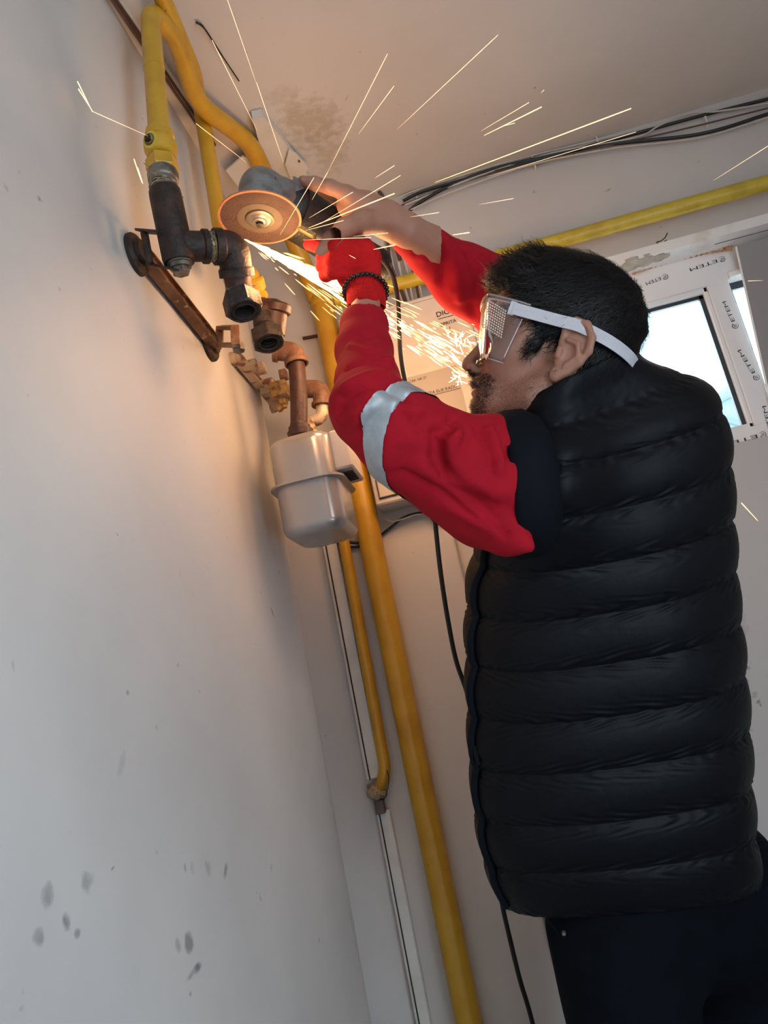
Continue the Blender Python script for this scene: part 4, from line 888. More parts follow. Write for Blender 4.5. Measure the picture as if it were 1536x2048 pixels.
# mains lead: from the grinder's tail, down past the sleeve, behind the vest and on to the floor
lead = [(712, 500, 1.32), (735, 492, 1.32), (748, 503, 1.32), (772, 528, 1.32), (788, 560, 1.33), (796, 610, 1.33), (799, 680, 1.33), (806, 740, 1.33), (820, 800, 1.33), (848, 900, 1.34), (866, 990, 1.35), (872, 1060, 1.36), (882, 1150, 1.36), (896, 1240, 1.36), (912, 1320, 1.36), (934, 1385, 1.36), (960, 1480, 1.36), (985, 1600, 1.36), (995, 1720, 1.36), (1003, 1800, 1.36), (1018, 1870, 1.36), (1040, 1960, 1.36), (1066, 2050, 1.36), (1110, 2250, 1.36)]
lp = [gd(*t) for t in lead]; e_ = lp[-1]; lp += [np.array([e_[0]+.04, e_[1], .25]), np.array([e_[0]+.06, e_[1]-.02, .02]), np.array([e_[0]+.2, e_[1]-.1, .006])]
lp = [h0+gax*.20, h0+gax*.225]+lp
MB().tube(spline(lp, 8), .0042, 10).build('power_cord', 'rubber', GR)

# ================================================================== PERSON
PERSON = thing('person', 'person in red workwear and black quilted vest with clear goggles, cutting with both arms raised', 'person', (.30, 1.20, 0))
DNC = -R[2]                                          # straight down, in camera axes
c_ = CD
# ---- head in its own axes: forward, left side, up
HE = c_(1108, 738, 1.06)
HU = np.array([.345, -.94, 0.0]); HF = np.array([-.925, -.34, .15]); HF = unit(HF); HU = unit(HU-HF*HU.dot(HF)); HS = np.cross(HU, HF)
HM = np.array([HF, HS, HU])
def h2w(P): return (HE+np.atleast_2d(P) @ HM) @ R.T+CAMO
hf = Field((-.17, -.115, -.20), (.16, .115, .19), .0021)
hf.ell((.000, 0, .068), (.090, .074, .076), k=.01)
hf.ell((.040, 0, .060), (.066, .064, .062), k=.02)
hf.ell((.040, 0, .000), (.056, .058, .072), k=.02)
for s in (-1, 1):
    hf.cone((-.004, s*.056, -.022), (.012, s*.050, -.056), .016, .016, k=.02)
    hf.cone((.012, s*.050, -.056), (.068, s*.016, -.078), .018, .014, k=.022)
    hf.ell((.066, s*.034, -.012), (.026, .022, .030), k=.018)
    hf.cone((.086, s*.036, .040), (.097, s*.012, .036), .010, .009, k=.012)
    hf.cone((.05, s*.058, .015), (.06, s*.055, -.005), .012, .012, k=.02)
hf.ell((.062, 0, -.070), (.026, .030, .024), k=.02)
hf.ell((.067, 0, -.078), (.015, .018, .013), k=.012)
hf.ell((.066, 0, -.048), (.031, .030, .026), k=.016)
hf.cone((.02, 0, -.05), (.055, 0, -.075), .028, .018, k=.03)
for s in (-1, 1):
    hf.ell((.097, s*.031, .015), (.016, .017, .013), k=.010, sub=True)
    hf.ell((.0765, s*.031, .0145), (.0145, .0155, .0135), k=.002)
hf.cone((.094, 0, .024), (.113, 0, -.024), .0070, .0075, k=.010)
hf.ell((.1135, 0, -.0315), (.0095, .0098, .0088), k=.006)
for s in (-1, 1):
    hf.ell((.102, s*.0125, -.0365), (.0100, .0065, .0070), k=.006)
    hf.ell((.104, s*.0065, -.0455), (.005, .0035, .003), k=.002, sub=True)
hf.ell((.0925, 0, -.0555), (.0100, .024, .0058), k=.004)
hf.ell((.0945, 0, -.0520), (.0050, .008, .0050), k=.004)
hf.ell((.0860, 0, -.0665), (.0095, .020, .0062), k=.004)
hf.ell((.098, 0, -.0608), (.012, .024, .0014), k=.002, sub=True)
hf.ell((.090, 0, -.0745), (.006, .016, .003), k=.004, sub=True)
for s in (-1, 1):                                     # ears
    rim = [(.002, .079, .018), (.003, .082, .034), (-.006, .086, .047), (-.021, .090, .045), (-.032, .094, .030), (-.034, .094, .012), (-.028, .090, -.004), (-.016, .084, -.018), (-.006, .080, -.027)]
    rim = [(a, s*(b-.004), u) for (a, b, u) in rim]
    hf.ell((-.014, s*.078, .010), (.020, .0055, .034), ax=((.96, s*-.22, .12), (s*.22, .97, 0), (-.12, 0, .99)), k=.006)
    hf.chain(rim, [.0040, .0042, .0046, .0048, .0048, .0046, .0045, .0055, .0075], k=.0035)
    hf.ell((-.004, s*.0795, -.025), (.008, .0055, .010), k=.005)
    hf.ell((-.009, s*.087, .004), (.0095, .0075, .012), k=.003, sub=True)
    hf.ell((-.012, s*.090, .030), (.010, .004, .008), k=.003, sub=True)
    hf.chain([(-.004, s*.083, .020), (-.018, s*.087, .018), (-.024, s*.088, .002), (-.012, s*.084, -.012)], [.0028, .0034, .0034, .003], k=.003)
    hf.cone((.001, s*.080, -.002), (.001, s*.081, .006), .0042, .0042, k=.003)
hf.cone((-.035, 0, .0), (-.055, 0, -.19), .056, .062, k=.03)
hf.cone((.0, 0, -.05), (-.01, 0, -.17), .045, .05, k=.03)
Vh, Fh = hf.mesh(); Vh = relax(Vh, Fh, 1, .35)
def sm(a, b, x): t = np.clip((x-a)/(b-a), 0, 1); return t*t*(3-2*t)
f_, s_, u_ = Vh[:, 0], np.abs(Vh[:, 1]), Vh[:, 2]
beard_line = np.interp(f_, [-.02, .03, .06, .08, .10], [.0, -.030, -.046, -.038, -.036])
stub = sm(.006, -.012, u_-beard_line)*sm(-.02, .0, f_)*sm(-.125, -.100, u_)
stub = stub*(1-.85*sm(.022, .012, s_)*sm(.080, .086, f_)*(sm(-.053, -.056, u_)*sm(-.074, -.070, u_)))
stub = np.maximum(stub, sm(.05, .046, f_)*sm(.028, .036, f_)*sm(-.02, -.01, u_)*sm(.05, .03, u_)*sm(.05, .06, s_)*.9)
brow = sm(.008, .004, np.abs(u_-.046+.12*np.maximum(s_-.03, 0)))*sm(.007, .014, s_)*sm(.052, .046, s_)*sm(.075, .085, f_)
lipm = sm(.024, .020, s_)*sm(.084, .088, f_)*sm(-.0495, -.053, u_)*sm(-.0745, -.071, u_)
hd_stub, hd_lip = np.clip(np.maximum(stub*(.38+.4*sm(.055, .075, f_)), brow), 0, 1), lipm
VhW = h2w(Vh)
# ---- right hand (bare), grips the back of the grinder housing
hr = Field(np.min([c_(585, 340, 1.12), c_(585, 340, 1.34)], 0)-.01, np.max([c_(860, 560, 1.12), c_(860, 560, 1.36)], 0)+.01, .0022)
hr.chain([c_(860, 492, 1.26), c_(812, 462, 1.225), c_(775, 440, 1.21), c_(735, 423, 1.205)], [.034, .026, .026, .028], k=.015)
hr.ell(c_(722, 418, 1.205), (.040, .026, .028), ax=((.9, .35, .1), (-.35, .93, 0), (0, 0, 1)), k=.012)
hr.chain([c_(728, 408, 1.19), c_(694, 388, 1.185), c_(660, 374, 1.185), c_(630, 367, 1.19), c_(606, 362, 1.195)], [.017, .0125, .0108, .0100, .0082], k=.006)
hr.chain([c_(722, 418, 1.225), c_(692, 398, 1.26), c_(662, 388, 1.295), c_(640, 392, 1.325), c_(634, 412, 1.34)], [.017, .0125, .0108, .0100, .0082], k=.004)
hr.chain([c_(724, 430, 1.24), c_(700, 412, 1.28), c_(676, 404, 1.32), c_(660, 408, 1.345), c_(654, 426, 1.355)], [.017, .0120, .0104, .0096, .008], k=.004)
hr.chain([c_(732, 445, 1.255), c_(714, 432, 1.295), c_(696, 424, 1.33), c_(682, 430, 1.35), c_(676, 446, 1.36)], [.015, .0105, .0094, .0086, .0074], k=.004)
hr.chain([c_(765, 445, 1.195), c_(722, 444, 1.165), c_(690, 456, 1.135), c_(664, 477, 1.115), c_(640, 500, 1.105)], [.018, .0165, .0140, .0115, .0092], k=.008)
hr.ell(c_(606, 359, 1.186), (.006, .0045, .002), k=.001)
Vr, Fr = hr.mesh(); Vr = relax(Vr, Fr, 1, .3)
# ---- body under the clothes
bf = Field(np.min([c_(640, 500, .85), c_(1000, 2500, 1.0), (-.15, -.3, .6)], 0), np.array([.72, 1.05, 1.65]), .011)
def wc(p): return R.T @ (np.asarray(p)-CAMO)          # world -> camera axes
hipL, hipR = c2w(c_(1235, 1850, 1.14)), c2w(c_(1385, 1840, 1.27))
kneeL, kneeR = hipL+np.array([-.035, .02, -.40]), hipR+np.array([.05, .03, -.40])
ankL, ankR = np.array([kneeL[0]+.03, kneeL[1], .09]), np.array([kneeR[0]+.05, kneeR[1]-.01, .09])
bf.chain([HE+HM.T @ np.array([-.045, 0, -.10]), c_(1170, 860, 1.12)], [.055, .07], k=.03)
bf.ell(c_(1210, 1000, 1.16), (.155, .19, .115), k=.03); bf.ell(c_(1215, 1350, 1.17), (.135, .22, .105), k=.04); bf.ell(c_(1280, 1740, 1.18), (.118, .12, .095), k=.04)
bf.chain([c_(1150, 900, 1.06), c_(1080, 930, 1.04), c_(880, 890, .975), c_(738, 812, .955)], [.06, .055, .040, .034], k=.03)
bf.chain([c_(738, 812, .955), c_(730, 680, 1.04), c_(732, 596, 1.105), c_(732, 570, 1.125)], [.030, .0255, .0205, .0215], k=.01)
bf.chain([c_(1240, 880, 1.24), c_(1275, 840, 1.30), c_(1060, 625, 1.38), c_(840, 482, 1.25)], [.05, .045, .040, .026], k=.02)
for hp, kn, an in ((hipL, kneeL, ankL), (hipR, kneeR, ankR)):
    bf.chain([wc(hp), wc(kn), wc(kn+[.01, 0, -.12]), wc(an)], [.068, .045, .045, .034], k=.02)
Vb, Fb = bf.mesh()
VV = np.concatenate([VhW, c2w(Vr), c2w(Vb)]); FF = np.concatenate([Fh, Fr+len(Vh), Fb+len(Vh)+len(Vr)])
st = np.concatenate([hd_stub, np.zeros(len(Vr)+len(Vb))]); lp_ = np.concatenate([hd_lip, np.zeros(len(Vr)+len(Vb))])
mk('body', VV, FF, 'skin', PERSON, attrs={'stubble': st, 'lip': lp_})
# eyes
for s in (-1, 1):
    mb = MB(); c0 = h2w((.0790, s*.031, .0145))[0]; fw_ = (HF+.12*HS*0-.25*HU*0) @ R.T
    mb.lathe(c0-fw_*.0118, fw_, [(.0118-.0118*math.cos(t), max(.0118*math.sin(t), .0002)) for t in np.linspace(.01, 3.13, 16)], 22); ey = mb.build('eye', 'eye', PERSON)
    mb = MB(); mb.lathe(c0+fw_*.0108, fw_, [(0, .0058), (.0012, .0050), (.0016, .0002)], 20); mb.build('iris', 'iris', ey)
# ---- hair cap and strands
cf = Field((-.17, -.12, -.10), (.15, .12, .19), .003)
cf.ell((.000, 0, .074), (.100, .0815, .084), k=.01); cf.ell((.042, 0, .092), (.074, .070, .060), k=.02); cf.ell((-.045, 0, .02), (.054, .066, .062), k=.02)
cf.ell((.125, 0, .005), (.083, .12, .080), k=.006, sub=True); cf.ell((.032, 0, -.115), (.115, .13, .115), k=.006, sub=True)
for s in (-1, 1):
    cf.ell((-.012, s*.10, .008), (.030, .045, .040), k=.006, sub=True)
    cf.cone((.034, s*.060, .05), (.033, s*.0615, .004), .012, .010, k=.008)
Vc, Fc = cf.mesh(); Nc = vnormals(Vc, Fc)
Vc = Vc+Nc*(pnoise(Vc*np.array([1, 1, 1.6]), 60)*.0022)[:, None]
hair = mk('hair', h2w(Vc), Fc, 'hair', PERSON)
def strands(roots, dirs, norms, length, width, lift, droop=.0, name='x', m_='hairst', parent=None, n=5, jitter=.25):
    K = len(roots); t = np.linspace(0, 1, n); V = np.zeros((K, n, 2, 3)); dirs = dirs+rng.normal(size=dirs.shape)*jitter; dirs -= norms*np.sum(dirs*norms, 1)[:, None]*.8
    dirs /= np.linalg.norm(dirs, axis=1)[:, None]; side = np.cross(dirs, norms); side /= np.maximum(np.linalg.norm(side, axis=1), 1e-6)[:, None]
    L = length*(.6+.8*rng.random(K)); lf_ = lift*(.4+1.2*rng.random(K))
    for j, tt in enumerate(t):
        P = roots+dirs*(L*tt)[:, None]+norms*(lf_*np.sin(tt*2.2)-droop*tt*tt*L)[:, None]+side*(np.sin(tt*3)*.1*L*rng.normal(size=K))[:, None]
        w = width*(1-tt*.85)
        V[:, j, 0] = P-side*w; V[:, j, 1] = P+side*w
    idx = np.arange(K*n*2).reshape(K, n, 2)
    F_ = np.stack([idx[:, :-1, 0], idx[:, 1:, 0], idx[:, 1:, 1], idx[:, :-1, 1]], -1).reshape(-1, 4)
    return mk(name, h2w(V.reshape(-1, 3)), F_, m_, parent)
ok = np.where((Vc[:, 2] > -.03))[0]; pick = rng.choice(ok, 12000)
Rr_, Nn = Vc[pick], Nc[pick]; crown = np.array([-.045, .0, .150])
dv = Rr_-crown; dv[:, 0] += .035; dv = dv+np.array([.02, 0, -.015])*(Rr_[:, 2:3] > .08); dv /= np.linalg.norm(dv, axis=1)[:, None]
strands(Rr_, dv, Nn, .022, .00055, .0035, .12, 'hair_strands', 'hairst', hair)
fr_ = np.where((Vc[:, 0] > .062) & (Vc[:, 2] > .078))[0]; pick = rng.choice(fr_, 1800)
Rr_, Nn = Vc[pick], Nc[pick]; dv = np.tile(np.array([.95, 0, -.10]), (len(pick), 1)); dv[:, 1] = -Rr_[:, 1]*2
strands(Rr_, dv, Nn, .028, .00055, .010, .25, 'fringe_strands', 'hairst', hair, jitter=.35)
nV = vnormals(Vh, Fh)
cand = np.where((stub > .55) & (u_ > -.115))[0]; wgt = .05+2.5*sm(.060, .080, f_[cand]); wgt /= wgt.sum(); pick = rng.choice(cand, 2600, p=wgt)
dv = np.tile(np.array([.35, 0, -.9]), (len(pick), 1)); 
strands(Vh[pick]-nV[pick]*.0005, dv, nV[pick], .0055, .00028, .0022, 0, 'beard', 'hairst', PERSON, n=3, jitter=.35)
tmp = np.where((np.abs(u_-.046) < .007) & (s_ > .008) & (s_ < .05) & (f_ > .078))[0]; pick = rng.choice(tmp, 500)
dv = np.stack([np.full(500, -.2), np.sign(Vh[pick, 1]), np.full(500, .15)], 1); strands(Vh[pick]-nV[pick]*.0005, dv, nV[pick], .006, .00030, .0015, 0, 'eyebrows', 'hairst', PERSON, n=3)
# ---- goggles
GG = bpy.data.objects.new('goggles', None); COL.objects.link(GG); GG.parent = PERSON; GG['label'] = 'clear box-shaped safety goggles'
def gpath(u):
    w = np.interp(u, [-.018, .06], [0, 1]); back = lerp(.062, .055, w); fr0 = lerp(.093, .116, w)
    P = [(back, .080), (back+.02, .0795), (fr0-.008, .072), (fr0, .060), (fr0+.006, .03), (fr0+.008, 0), (fr0+.006, -.03), (fr0, -.060), (fr0-.008, -.072), (back+.02, -.0795), (back, -.080)]
    return spline([np.array([a, b, u]) for a, b in P], 5)
us = np.linspace(-.018, .064, 9); us = us-.004; rows = [gpath(u)-np.array([0, 0, .011]) for u in us]; n_ = len(rows[0]); V = np.array(rows).reshape(-1, 3)
F_ = [(i*n_+k, i*n_+k+1, (i+1)*n_+k+1, (i+1)*n_+k) for i in range(len(us)-1) for k in range(n_-1)]
inn = V.copy(); inn[:, 1] *= .975; inn[:, 0] -= .0016*(V[:, 0] > .09)
V2 = np.concatenate([V, inn]); o_ = len(V); F2 = F_+[tuple(i+o_ for i in f)[::-1] for f in F_]
for k in range(n_-1): F2 += [(k, k+o_, k+1+o_, k+1)]; b_ = (len(us)-1)*n_; F2 += [(b_+k, b_+k+1, b_+k+1+o_, b_+k+o_)]
for i in range(len(us)-1): F2 += [(i*n_, (i+1)*n_, (i+1)*n_+o_, i*n_+o_)]; e_ = n_-1; F2 += [(i*n_+e_, i*n_+e_+o_, (i+1)*n_+e_+o_, (i+1)*n_+e_)]
mk('lens_shell', h2w(V2), F2, 'goggle', GG)
rimp = [p for p in rows[0]]+[p for p in rows[-1]][::-1]
mb = MB(); mb.tube(h2w(np.array(rows[0])), .0013, 6); mb.build('lower_rim', 'gogrim', GG); mb = MB(); mb.tube(h2w(np.array(rows[-1])), .0015, 6); mb.build('upper_rim', 'gogrim', GG)
for s, e_ in ((1, 13), (-1, n_-14)):
    mb = MB(); mb.tube(h2w(np.array([rows[i][e_] for i in range(len(us))])), .0013, 6); mb.build('corner_rib', 'gogrim', GG)
# nose cover (lower front edge over the cheek) and vent bead patch
for s in (1, -1):
    mb = MB()
    for i in range(9):
        for j in range(11):
            ff = .077+.0031*i+.0006*j; uu = -.002+.0034*j+.0008*i
            p = h2w((ff, s*(.0795-.0004*max(0, i-4)**2*.5), uu))[0]; mb.lathe(p, (HS*s) @ R.T, [(0, .0013), (.0008, .0012), (.0014, .0006)], 8)
    mb.build('vent_beads', 'vent', GG, label='square patch of small pale vent beads')
# strap: from the side pod, over the ear, round the back of the head
def strap_pt(t, w):
    P = np.array([(.074, .0825, .0375), (.045, .0840, .0380), (.015, .0850, .0390), (-.010, .0865, .0400), (-.035, .0850, .0370), (-.058, .0790, .0340), (-.080, .0640, .0310), (-.096, .0400, .0290), (-.103, .0, .0280), (-.096, -.0400, .0290), (-.080, -.0640, .0310), (-.058, -.0790, .0340), (-.035, -.085, .037), (-.010, -.0865, .040), (.015, -.085, .039), (.045, -.084, .038), (.074, -.0825, .0375)])
    return P
SP = np.array(spline(strap_pt(0, 0), 6)); tg = np.gradient(SP, axis=0); tg /= np.linalg.norm(tg, axis=1)[:, None]
outw = SP-np.array([0, 0, .04]); outw[:, 2] *= .0; outw /= np.linalg.norm(outw, axis=1)[:, None]; upv = np.cross(tg, outw); upv /= np.linalg.norm(upv, axis=1)[:, None]
upv *= np.sign(upv[:, 2:3]); hw = .0078; V = []; F_ = []
for i in range(len(SP)):
    for (a, b) in ((-1, 0), (1, 0), (1, 1), (-1, 1)): V.append(SP[i]+upv[i]*hw*a+outw[i]*(.0016*b))
for i in range(len(SP)-1): F_ += [(4*i+k, 4*i+(k+1) % 4, 4*i+4+(k+1) % 4, 4*i+4+k) for k in range(4)]
F_ += [(3, 2, 1, 0), tuple(4*(len(SP)-1)+k for k in range(4))]
mk('strap', h2w(np.array(V)), F_, 'strap', GG, smooth=False, label='white elastic strap')
mb = MB(); p = h2w((.076, .0815, .0375))[0]; mb.box(p, (HF @ R.T, HU @ R.T, HS @ R.T), (.004, .009, .0012), .0006); mb.build('strap_pod', 'strap', GG)

# ---- sleeves
def ridges(V, N, segs, D0=None):
    out = np.zeros(len(V))
    for (a, b, amp, w) in segs:
        a = np.asarray(a); b = np.asarray(b); ab = b-a; t = np.clip((V-a) @ ab/ab.dot(ab), 0, 1)
        d = np.linalg.norm(V-a-t[:, None]*ab, axis=1); out += amp*np.exp(-(d/w)**2)*np.sin(np.pi*np.clip(t*.9+.05, 0, 1))**.5
    return V+N*out[:, None]
sf = Field(c_(640, 560, .88)-np.array([0.02, .02, .06]), np.array([.30, .16, 1.22]), .0038)
sf.chain([c_(1050, 967, 1.015), c_(985, 962, .998), c_(905, 930, .975), c_(805, 874, .95), c_(742, 820, .948)], [.062, .083, .064, .057, .050], k=.02)
sf.chain([c_(742, 820, .948), c_(736, 760, .99), c_(729, 702, 1.03), c_(730, 652, 1.065), c_(730, 612, 1.092), c_(731, 596, 1.102)], [.050, .0415, .0375, .0320, .0255, .0245], k=.012)
sf.chain([c_(960, 1030, .98), c_(1015, 1072, .95), c_(1062, 1096, .925)], [.028, .018, .006], k=.03)
Vs, Fs = sf.mesh(); Vs = relax(Vs, Fs, 2, .4); Ns = vnormals(Vs, Fs)
def sg(x0, y0, x1, y1, D, amp, w): return (c_(x0, y0, D), c_(x1, y1, D), amp, w)
Vs = ridges(Vs, Ns, [
 sg(690, 705, 775, 690, 1.0, 0.0095, 0.0066), sg(684, 728, 770, 745, .98, -0.0095, 0.0066), sg(680, 760, 790, 715, .965, 0.0114, 0.0076), sg(672, 800, 745, 765, .93, 0.0095, 0.0076), sg(745, 765, 810, 775, .945, -0.0114, 0.0076), sg(690, 655, 765, 662, 1.03, 0.0057, 0.0057), sg(720, 640, 768, 630, 1.05, -0.0057, 0.0047),
 sg(665, 830, 740, 790, .91, -0.0095, 0.0076), sg(740, 790, 830, 800, .91, 0.0095, 0.0085), sg(690, 870, 735, 820, .90, 0.0076, 0.0076),
 sg(905, 838, 872, 880, .92, -0.0190, 0.0076), sg(872, 880, 868, 925, .905, -0.0152, 0.0076), sg(918, 850, 895, 900, .91, 0.0114, 0.0076), sg(868, 925, 930, 985, .90, -0.0114, 0.0114), sg(930, 985, 1040, 1040, .91, -0.0114, 0.0133),
 sg(850, 945, 1000, 1030, .905, 0.0095, 0.0114), sg(775, 955, 960, 1040, .91, -0.0076, 0.0095), sg(985, 850, 1000, 930, .90, 0.0152, 0.0114), sg(1000, 840, 1015, 920, .915, -0.0152, 0.0076), sg(960, 870, 950, 940, .895, 0.0076, 0.0190), sg(900, 1020, 1050, 1080, .93, 0.0076, 0.0095), sg(950, 1060, 1056, 1090, .95, -0.0095, 0.0076), sg(780, 830, 860, 820, .90, 0.0076, 0.0114), sg(790, 890, 850, 870, .885, 0.0057, 0.0114)])
Vs += Ns*(pnoise(Vs*np.array([1, 1, .6]), 34)*.0022+pnoise(Vs+3, 80)*.0008)[:, None]
def creases(V, N, lines):
    pix = V[:, :2]/V[:, 2:]*FPX+np.array([CX, CY]); out = np.zeros(len(V))
    for (pts_, amp, w) in lines:
        P = []
        for (x, y) in pts_:
            d = np.hypot(pix[:, 0]-x, pix[:, 1]-y); k = np.where(d < 14)[0]
            if len(k) == 0: k = np.array([np.argmin(d)])
            P.append(V[k[np.argmin(V[k, 2])]])
        dm = np.full(len(V), 9.)
        for a, b in zip(P[:-1], P[1:]):
            ab = b-a; t = np.clip((V-a) @ ab/max(ab.dot(ab), 1e-9), 0, 1); dm = np.minimum(dm, np.linalg.norm(V-a-t[:, None]*ab, axis=1))
        out += amp*np.exp(-(dm/w)**2)
    return V+N*out[:, None]
Vs = creases(Vs, vnormals(Vs, Fs), [
 ([(900, 845), (878, 872), (872, 920), (900, 975), (960, 1020), (1020, 1050)], -.009, .007), ([(925, 860), (900, 890), (895, 925), (925, 965), (990, 1000)], .006, .010),
 ([(800, 955), (860, 985), (930, 1040), (1010, 1082)], -.006, .006), ([(850, 940), (900, 990), (980, 1045)], .005, .009), ([(985, 850), (1005, 890), (1012, 935)], .007, .008), ([(965, 850), (985, 900), (992, 940)], -.006, .006),
 ([(672, 800), (715, 775), (770, 765), (815, 790)], -.006, .006), ([(680, 765), (720, 742), (775, 735)], .005, .007), ([(690, 725), (740, 715), (785, 722)], -.005, .005), ([(668, 835), (705, 815), (745, 800)], .005, .008),
 ([(695, 680), (730, 690), (770, 690)], .004, .006), ([(700, 655), (735, 662), (765, 655)], -.003, .004), ([(790, 830), (830, 850), (862, 845)], -.005, .007), ([(745, 765), (760, 800), (790, 790)], .004, .008)])
JK = mk('jacket', c2w(Vs), Fs, 'red', PERSON, label='red work jacket, near sleeve')
# reflective band: shell over the sleeve between two slanted planes
pA, pB, pC = c_(868, 800, .965), c_(786, 952, .965), c_(748, 868, .895)
bn = unit(np.cross(pB-pA, pC-pA)); bn = bn if bn[0] > 0 else -bn; dist = (Vs-(pA+pB+pC)/3) @ bn
warp = dist+.004*np.sin(Vs[:, 1]*40)
wv = 0.0120
fm = np.any((np.abs(warp[Fs]) < wv), axis=1) & (np.mean(Vs[Fs][:, :, 2], axis=1) < 1.03) & (np.mean(Vs[Fs][:, :, 1], axis=1) > -.175)
Fband = Fs[fm]; used = np.unique(Fband); mp_ = -np.ones(len(Vs), int); mp_[used] = np.arange(len(used))
Nb = vnormals(Vs, Fs); Vbnd = Vs[used]+Nb[used]*.0022
ed = np.clip((np.abs(warp[used])-wv), 0, None)*np.sign(warp[used]); Vbnd = Vbnd-bn*ed[:, None]
mk('reflective_band', c2w(Vbnd), mp_[Fband], 'reflect', JK, label='silver reflective band')
# far sleeve
rf_ = Field(c_(780, 400, 1.16)-np.array([.03, .03, .02]), np.array([.62, -.04, 1.50]), .0042)
rf_.chain([c_(808, 464, 1.228), c_(862, 507, 1.28), c_(930, 560, 1.33), c_(1040, 615, 1.38), c_(1180, 725, 1.38), c_(1285, 850, 1.30)], [.030, .040, .058, .074, .062, .045], k=.015)
Vq, Fq = rf_.mesh(); Vq = relax(Vq, Fq, 2, .4); Nq = vnormals(Vq, Fq)
Vq = ridges(Vq, Nq, [sg(835, 450, 850, 530, 1.24, .003, .006), sg(870, 470, 900, 580, 1.27, -.004, .008), sg(920, 480, 900, 600, 1.28, .005, .008), sg(950, 500, 935, 650, 1.30, -.006, .009), sg(980, 520, 990, 620, 1.31, .006, .010)])
Vq = creases(Vq, Nq, [([(840, 455), (850, 490), (838, 520)], -.004, .005), ([(880, 470), (895, 520), (880, 580)], -.007, .007), ([(905, 480), (925, 540), (915, 610)], .006, .009), ([(950, 500), (965, 570), (945, 640)], -.007, .008)])
Vq += Nq*(pnoise(Vq, 26)*.002)[:, None]
mk('sleeve', c2w(Vq), Fq, 'red', JK, label='far red sleeve')

# ---- glove on the left hand
gf = Field(c_(595, 460, 1.08)-np.array([.02, .03, .0]), c_(790, 625, 1.22)+np.array([.02, .02, .03]), .0022)
gf.chain([c_(732, 604, 1.115), c_(731, 585, 1.125), c_(727, 566, 1.13)], [.028, .027, .0265], k=.006)
gf.ell(c_(708, 535, 1.142), (.031, .040, .0235), ax=((.93, -.25, .2), (.25, .96, 0), (-.2, 0, .97)), k=.012)
gf.ell(c_(720, 510, 1.14), (.026, .028, .022), k=.012)
for (kx, ky, mx_, my_, tx, ty) in ((706, 494, 676, 488, 650, 493), (700, 508, 668, 504, 645, 510), (694, 523, 664, 522, 645, 529), (690, 540, 666, 542, 652, 549)):
    gf.chain([c_(kx, ky, 1.128), c_(mx_, my_, 1.115), c_(tx, ty, 1.130), c_(tx+4, ty+1, 1.155)], [.0150, .0118, .0108, .0092], k=.0035)
gf.chain([c_(650, 493, 1.150), c_(630, 486, 1.165), c_(616, 484, 1.172)], [.0105, .0098, .0088], k=.003)
gf.chain([c_(738, 540, 1.13), c_(742, 510, 1.14), c_(730, 488, 1.155), c_(708, 482, 1.17)], [.018, .0145, .012, .010], k=.006)
gf.chain([c_(752, 596, 1.12), c_(760, 612, 1.125)], [.011, .007], k=.010)
Vg, Fg = gf.mesh(); Vg = relax(Vg, Fg, 1, .3); Vg[:, 2] += .012*sm(560, 520, Vg[:, 1]/Vg[:, 2]*FPX+CY); Ng = vnormals(Vg, Fg)
Vg = ridges(Vg, Ng, [sg(700, 560, 755, 556, 1.10, .0022, .004), sg(695, 572, 757, 566, 1.10, -.0022, .003), sg(706, 548, 745, 540, 1.11, -.002, .004)])
mk('work_glove', c2w(Vg), Fg, 'glove', PERSON, label='red glove on the near hand')
# bracelet
bc = c_(731, 584, 1.120); bax = unit(c_(731, 560, 1.135)-c_(731, 604, 1.105)); b1_ = unit(np.cross(bax, (0, 0, 1))); b2_ = np.cross(bax, b1_); mb = MB()
for k in range(30):
    t = 2*math.pi*k/30; p = bc+.0315*(b1_*math.cos(t)+b2_*math.sin(t)); pw = c2w(p); mb.lathe(pw-np.array([0, 0, .0036]), (0, 0, 1), [(.0036-.0036*math.cos(a), max(.0036*math.sin(a), .0002)) for a in np.linspace(.05, 3.09, 7)], 9)
mb.build('bracelet', 'bead', PERSON, smooth=True, label='dark beaded bracelet at the near wrist')

# ---- vest
rows_ = [ # y, left, right, slope, D, depth radius
 (1790, 1004, 1502, -.06, 1.19, .135), (1745, 985, 1500, -.06, 1.19, .142), (1700, 967, 1494, -.07, 1.185, .145), (1600, 948, 1486, -.08, 1.18, .148), (1500, 938, 1480, -.09, 1.175, .148),
 (1400, 934, 1472, -.10, 1.17, .147), (1300, 932, 1463, -.11, 1.165, .146), (1200, 932, 1453, -.12, 1.16, .146), (1100, 938, 1448, -.13, 1.155, .148), (1000, 965, 1443, -.15, 1.15, .152),
 (930, 990, 1438, -.17, 1.145, .154), (885, 1002, 1430, -.19, 1.14, .152), (850, 1008, 1416, -.21, 1.135, .145), (825, 1012, 1396, -.25, 1.125, .130), (808, 1018, 1345, -.29, 1.11, .112), (796, 1023, 1296, -.33, 1.10, .094), (782, 1027, 1272, -.35, 1.08, .086), (764, 1030, 1264, -.36, 1.07, .084), (757, 1032, 1258, -.37, 1.06, .082)]
A_ = np.array(rows_, float); ti = np.linspace(0, 1, len(A_)); NV, NU = 420, 260
